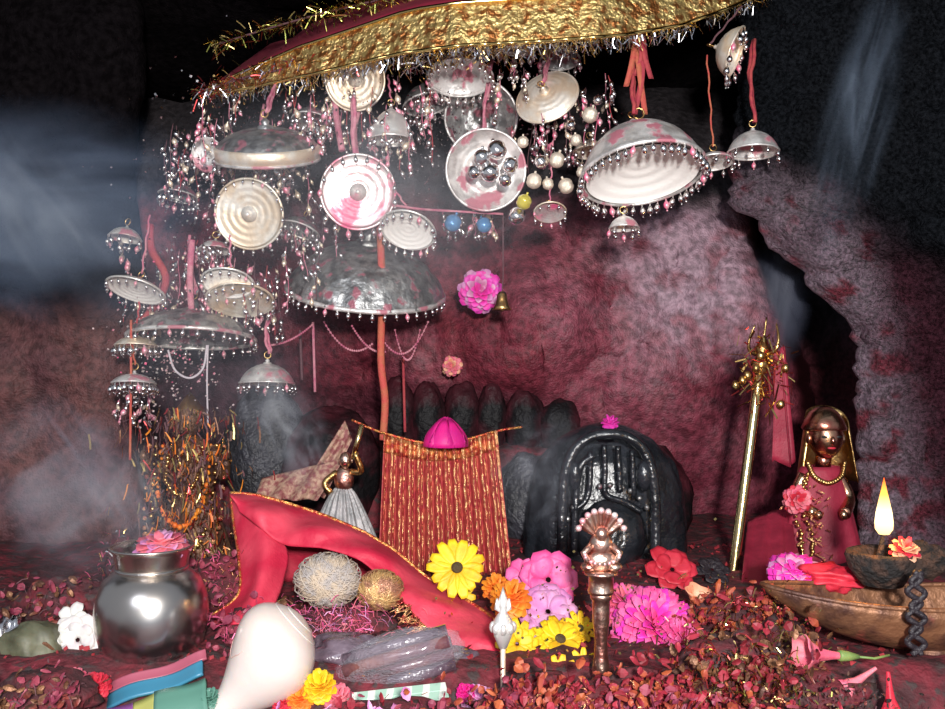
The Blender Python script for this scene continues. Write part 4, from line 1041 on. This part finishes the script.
cluster(545,695,100,50,300,['crimson','tinsel_red','crimson','orange'],'dark red petals heaped left of the hand bell base','petal_heap','petals',y=.02)
cluster(690,612,40,30,90,['crimson','crimson'],'crimson petals between the peach flower and tinsel','petal_heap','petals')
cluster(218,582,70,70,320,['tinsel_pink','tinsel_pink','rose','gold_line'],'pink and gold tinsel tuft left of the red cloth','tinsel_tuft','tinsel',y=-.02)
cluster(240,625,50,50,120,['tinsel_pink','rose'],'rose pink tinsel tuft right beside the steel pot','tinsel_tuft','tinsel')
cluster(345,622,110,46,620,['tinsel_pink','rose','mauve','rose','pink'],'pink feathery tinsel spray behind the conch','tinsel_spray','tinsel',ln=.03,y=.01,wd=.0008,thin=True)
cluster(283,612,36,30,110,['brass','old_brass'],'small brassy tinsel knot above the conch','tinsel_knot','tinsel')
cluster(430,532,70,40,150,['tinsel_silver','tinsel_gold','mauve'],'silver sparkle trimming across the foot of the pleated curtain','sparkle_trim','tinsel',y=-.12,wd=.0014)
cluster(640,597,34,22,70,['brass','tinsel_gold'],'coiled brass wire scraps above the big chrysanthemum','wire_scrap','wire')
cluster(120,560,36,70,130,['brass','tinsel_pink','tinsel_silver'],'gold sparkle sprig behind the left of the steel pot','sparkle_sprig','tinsel')
# wound thread balls under the cloth
def thread_ball(px, py, Y, rx, rz, m, label):
    c = at(px, py, Y); t = thing('thread_ball', c, label, 'thread ball'); s = Y/F
    MB().ell(V(0,0,0), (rx*s*.93, rx*s*.7, rz*s*.93), 24, 14).build('core', m, t)
    mb = MB()
    for k in range(44):
        a = R.uniform(0,PI); b = R.uniform(-.5,.5); ax = V(math.cos(a), b, math.sin(a)).normalized(); e = ax.orthogonal().normalized(); f = ax.cross(e)
        pts = []
        for q in range(25):
            w = 2*PI*q/24; d = e*math.cos(w)+f*math.sin(w); pts.append(V(d.x*rx*s, d.y*rx*s*.78, d.z*rz*s)*R.uniform(.99,1.03))
        mb.tube(pts, .0009, 4, False)
    mb.build('winding', m, t)
thread_ball(328,580,1.19,34,27,'straw','straw coloured wound thread ball sheltered under the red cloth')
thread_ball(380,590,1.19,24,20,'straw_gold','golden wound thread ball right of the straw coloured one')
# packets
def packet():
    c = at(400,662,1.07); t = thing('cellophane_packet', c, 'clear cellophane packet of dark rolled sticks at the front', 'packet')
    rot = Matrix.Rotation(.28,4,'Y').to_3x3()
    rot = Matrix.Rotation(-.28,4,'Y').to_3x3()
    for k in range(5):
        MB().tube([rot @ V(-.062,-.012+.012*(k%3),-.016+.009*k), rot @ V(0,-.014+.012*(k%3),-.015+.009*k), rot @ V(.062,-.012+.012*(k%3),-.016+.009*k)], .0075, 12).build('rolled_stick', 'roll' if k % 2 else 'grey_wrap', t)
    MB().ell(V(0,0,.002), (.078,.026,.034), 30, 18, rot.to_4x4(), fn=lambda d: 1+.08*fbm(tuple(d*1.0), 3)).build('wrapper', 'film', t)
packet()
lump(355,655,1.10,.040,'grey_wrap','crumpled greyish wrapped bundle right of the conch','wrapped_bundle','bundle',(1.5,.7,.55),5,.4)
lump(458,665,1.10,.022,'grey_wrap','small crumpled grey packet at the right end of the cellophane','wrapped_bundle','bundle',(1.3,.8,.8),15,.4)
def slab(px, py, Y, w, d, h, rz, rx, stripes, name, label, cat):
    c = at(px, py, Y); t = thing(name, c, label, cat); mx = (Matrix.Rotation(-.42 if len(stripes) > 2 else -.05,4,'Y') @ Matrix.Rotation(rz,4,'Z') @ Matrix.Rotation(rx,4,'X')).to_3x3()
    n = len(stripes); 
    for k, m in enumerate(stripes):
        MB().box(mx @ V(0, -d/2+d*(k+.5)/n, 0), (w, d/n, h), mx).build('stripe', m, t, smooth=False, bevel=.001)
    return t
t = thing('striped_packet', at(164,697,1.02), 'rainbow striped packet lying under the steel pot', 'packet')
mx = (Matrix.Rotation(-.30,4,'Y') @ Matrix.Rotation(.10,4,'Z') @ Matrix.Rotation(.8,4,'X')).to_3x3()
for (x, y, w_, d_, m) in ((-.040,-.02,.022,.05,'stripe_purple'),(-.018,-.02,.022,.05,'stripe_yellow'),(.016,-.02,.046,.05,'stripe_green'),(-.006,.013,.09,.016,'stripe_blue'),(-.004,.026,.094,.010,'stripe_pink')):
    f0 = lambda u, v, x=x, y=y, w_=w_, d_=d_: mx @ (1.2*V(x-w_/2+w_*u, y-d_/2+d_*v, 0)) + mx @ V(0,0,.004*math.sin((x+w_*u)*90)+.002*math.sin((y+d_*v)*160)+.003)
    MB().grid(f0, 12, 8).build('stripe', m, t, solid=.004)
slab(398,698,1.02,.11,.03,.006,.18,.3,['note_green','note_green'],'paper_note','pale green striped paper lying at the front edge','paper')
for (px,py,r,m,lab) in ((320,688,.020,'yellow','yellow marigold right of the conch at the front'),(300,700,.016,'orange','orange marigold lowest beside the conch'),(338,700,.018,'rose','pinkish petal bunch beside the yellow marigold'),(284,704,.014,'crimson','dark red petal bunch touching the conch tip side'),(480,702,.020,'mauve','pinkish purple flower at the front edge left of the rod'),(466,694,.012,'magenta','tiny magenta flower near the purple one'),(75,682,.015,'rose','pale pink blossom low at the far left'),(97,686,.016,'crimson','red blossom beside the pale pink one at far left'),(210,700,.014,'stripe_green','green paper rosette between packet and conch')):
    pom(at(px,py,1.02 if py > 670 else 1.1), r, 46, m, lab, 'blossom', 'flower', pw=.42)
daisy(at(78,640,1.13), .030, 6, 'white_petal', 'white flower with broad petals at the far left', up=(.1,-1,.3), core=None, name='white_flower', wd=.5, layers=2)
daisy(at(72,618,1.18), .020, 5, 'white_petal', 'small whitish flower just above the broad petalled one', up=(.1,-1,.6), core=None, name='white_flower', wd=.4)
lump(32,648,1.12,.036,'cream','lumpy olive cream fruit at the far left edge','fruit','fruit',(1,.8,.8),2,.3)
lump(8,640,1.16,.022,'tinsel_silver','shiny silver foil ball at the left frame edge','foil_ball','foil',(.8,.8,1.3),4,.5)
cluster(40,690,110,50,150,['old_brass','rose','cord_dark'],'dark faded petals heaped in the lower left corner','petal_heap','petals')
cluster(50,605,110,34,120,['old_brass','tinsel_silver','cord_dark'],'dark leaf litter behind the white flower at far left','leaf_litter','leaves')
cluster(600,700,300,40,700,['crimson','tinsel_red','rose','orange','gold_line'],'crimson petals and tinsel spilling over the front edge under the hand bell','petal_heap','petals',y=.0)
cluster(400,712,170,30,110,['crimson','rose','mauve','cord_dark'],'pinkish petals spilling over the front edge right of the conch','petal_heap','petals')
cluster(60,600,120,60,140,['cord_dark','old_brass','rose'],'dark wilted petals heaped behind the white flowers at far left','petal_heap','petals')
cluster(825,690,120,40,200,['wick','cord_dark','old_brass'],'dark seeds and petals scattered below the vessel','seed_scatter','seeds',ln=.008)
# loose petals over the altar
mb = MB()
for k in range(2600):
    x = R.uniform(-.6,.65); y = R.uniform(.92,1.75)
    mb.flake(V(x, y, ALT+.010-.09*sm(1.085,.97,y)+R.uniform(0,.010)), R.uniform(.001,.0032), R.uniform(.6,2.2))
tag(mb.build('loose_petals', 'crimson_dark', smooth=False), 'loose crimson petals strewn over the altar', 'petals', kind='stuff')
sprinkle('glitter', 300, (420,800,560,700,1.02,1.2), (.0006,.0018), 'tinsel_gold', 'gold glitter scattered over the flowers', 'glitter')

# ------------------------------------------------------------------ smoke
def smoke(px, py, Y, rx, ry, rz, ang, dens, label, scale=(1.2,1.2,3), seed=0, col=(.80,.85,1), thr=.45, wid=.3):
    s = Y/F
    mb = MB(); mb.ell(V(0,0,0), 1, 40, 24)
    m = bpy.data.materials.new('smoke'); m.use_nodes = True; nt = m.node_tree; nt.nodes.clear(); N = nt.nodes; L = nt.links
    out = N.new('ShaderNodeOutputMaterial'); vs = N.new('ShaderNodeVolumeScatter'); vs.inputs['Color'].default_value = (*col, 1)
    vs.inputs['Anisotropy'].default_value = -.1
    tc = N.new('ShaderNodeTexCoord'); ln = N.new('ShaderNodeVectorMath'); ln.operation = 'LENGTH'; L.new(tc.outputs['Object'], ln.inputs[0])
    fo = N.new('ShaderNodeMapRange'); fo.interpolation_type = 'SMOOTHSTEP'; fo.inputs[1].default_value = 1; fo.inputs[2].default_value = .15; L.new(ln.outputs['Value'], fo.inputs[0])
    mp = N.new('ShaderNodeMapping'); mp.inputs['Scale'].default_value = scale; mp.inputs['Location'].default_value = (seed,seed*.7,seed*.3); L.new(tc.outputs['Object'], mp.inputs[0])
    nz = N.new('ShaderNodeTexNoise'); nz.inputs['Scale'].default_value = 1.3; nz.inputs['Detail'].default_value = 3; nz.inputs['Distortion'].default_value = 1.2; L.new(mp.outputs[0], nz.inputs['Vector'])
    r2 = N.new('ShaderNodeMapRange'); r2.interpolation_type = 'SMOOTHSTEP'; r2.inputs[1].default_value = thr; r2.inputs[2].default_value = thr+wid; r2.inputs[3].default_value = .05; L.new(nz.outputs[0], r2.inputs[0])
    a = N.new('ShaderNodeMath'); a.operation = 'MULTIPLY'; L.new(fo.outputs[0], a.inputs[0]); L.new(r2.outputs[0], a.inputs[1])
    b = N.new('ShaderNodeMath'); b.operation = 'MULTIPLY'; L.new(a.outputs[0], b.inputs[0]); b.inputs[1].default_value = dens
    L.new(b.outputs[0], vs.inputs['Density']); L.new(vs.outputs[0], out.inputs['Volume'])
    o = mb.build('smoke_wisp', m, None, origin=(0,0,0)); o.location = at(px,py,Y); o.scale = (rx*s, ry, rz*s); o.rotation_euler = (0, ang, 0)
    tag(o, label, 'smoke', kind='stuff'); return o

if True:
    smoke(50,215,1.30,210,.14,125,.10,6.5,'bluish smoke drifting across the dark upper left',(1.2,1,1.5),3,(.50,.66,1),.30,.6)
    smoke(40,215,1.22,60,.08,120,-.6,6,'brighter slanting streak of smoke at the upper left edge',(1.6,1,.8),33,(.7,.8,1))
    smoke(70,490,1.20,130,.08,100,.9,8,'pale smoke curling over the brown rock at the left',(2.0,1,.9),7,(.80,.82,1))
    smoke(285,425,1.45,45,.06,90,-.5,20,'bluish smoke rising in front of the stones left of the curtain',(1.5,1,1.5),11)
    smoke(370,200,1.38,240,.07,130,.2,8,'thin smoke veiling the middle umbrellas',(1.6,1,1.2),5,(.85,.85,.95),.3,.5)
    smoke(95,470,1.15,36,.05,110,-.65,14,'bluish streak of smoke slanting across the brown rock',(1.8,1,.7),61,(.70,.75,1))
    smoke(140,500,1.12,60,.05,80,-.3,9,'pale plume of smoke rising behind the steel pot',(1.8,1,.9),41,(.85,.88,1))
    smoke(210,330,1.42,170,.06,150,.6,5,'faint haze over the lower left umbrellas',(1.6,1,1.0),47,(.85,.85,1),.3,.5)
    smoke(540,470,1.48,60,.05,75,.5,14,'thin bluish smoke beside the black stone idol',(1.6,1,1.4),17)
    smoke(855,120,1.25,40,.06,170,.25,7,'faint blue smoke rising at the upper right',(1.4,1,1.0),23,(.55,.72,1))
    smoke(783,285,1.95,34,.07,100,.10,15,'slate blue smoke standing in the dark cleft behind the jagged rock',(1.2,1,.9),29,(.55,.6,.9),.25,.6)

# ------------------------------------------------------------------ camera, light
cam = bpy.data.cameras.new('camera'); co = bpy.data.objects.new('camera', cam); COL.objects.link(co)
co.location = (0,0,CZ); co.rotation_euler = (PI/2,0,0); cam.lens = 36*F/945; cam.sensor_width = 36; cam.clip_start = .01
sc.camera = co
def area(loc, tgt, size, e, col=(1,1,1)):
    l = bpy.data.lights.new('front_lamp', 'AREA'); l.shape = 'DISK'; l.size = size; l.energy = e; l.color = col
    o = bpy.data.objects.new('front_lamp', l); COL.objects.link(o); o.location = loc
    o.rotation_euler = (Vector(tgt)-Vector(loc)).to_track_quat('-Z','Y').to_euler(); return o
area((.10,-.45,1.50), (0,1.7,1.25), .10, 50, (1,.97,.94))  # the camera flash, set back behind the camera
area((-.7,-.9,2.2), (0,1.7,1.2), 1.0, 14, (.80,.86,1))  # broad cool second lamp from the upper left
pt = bpy.data.lights.new('flame_light', 'POINT'); pt.energy = .6; pt.color = (1,.45,.12); pt.shadow_soft_size = .012
po = bpy.data.objects.new('flame_light', pt); COL.objects.link(po); po.location = at(883,512,1.115)
w = bpy.data.worlds.new('world'); sc.world = w; w.use_nodes = True
w.node_tree.nodes['Background'].inputs[0].default_value = (.55,.6,.7,1); w.node_tree.nodes['Background'].inputs[1].default_value = .45
sc.view_settings.view_transform = 'Standard'; sc.view_settings.look = 'None'; sc.view_settings.exposure = 0; sc.view_settings.gamma = 1
sc.cycles.volume_step_rate = 1.5; sc.cycles.volume_bounces = 0; sc.cycles.max_bounces = 6
sc.cycles.volume_max_steps = 64
sc.cycles.sample_clamp_indirect = 3
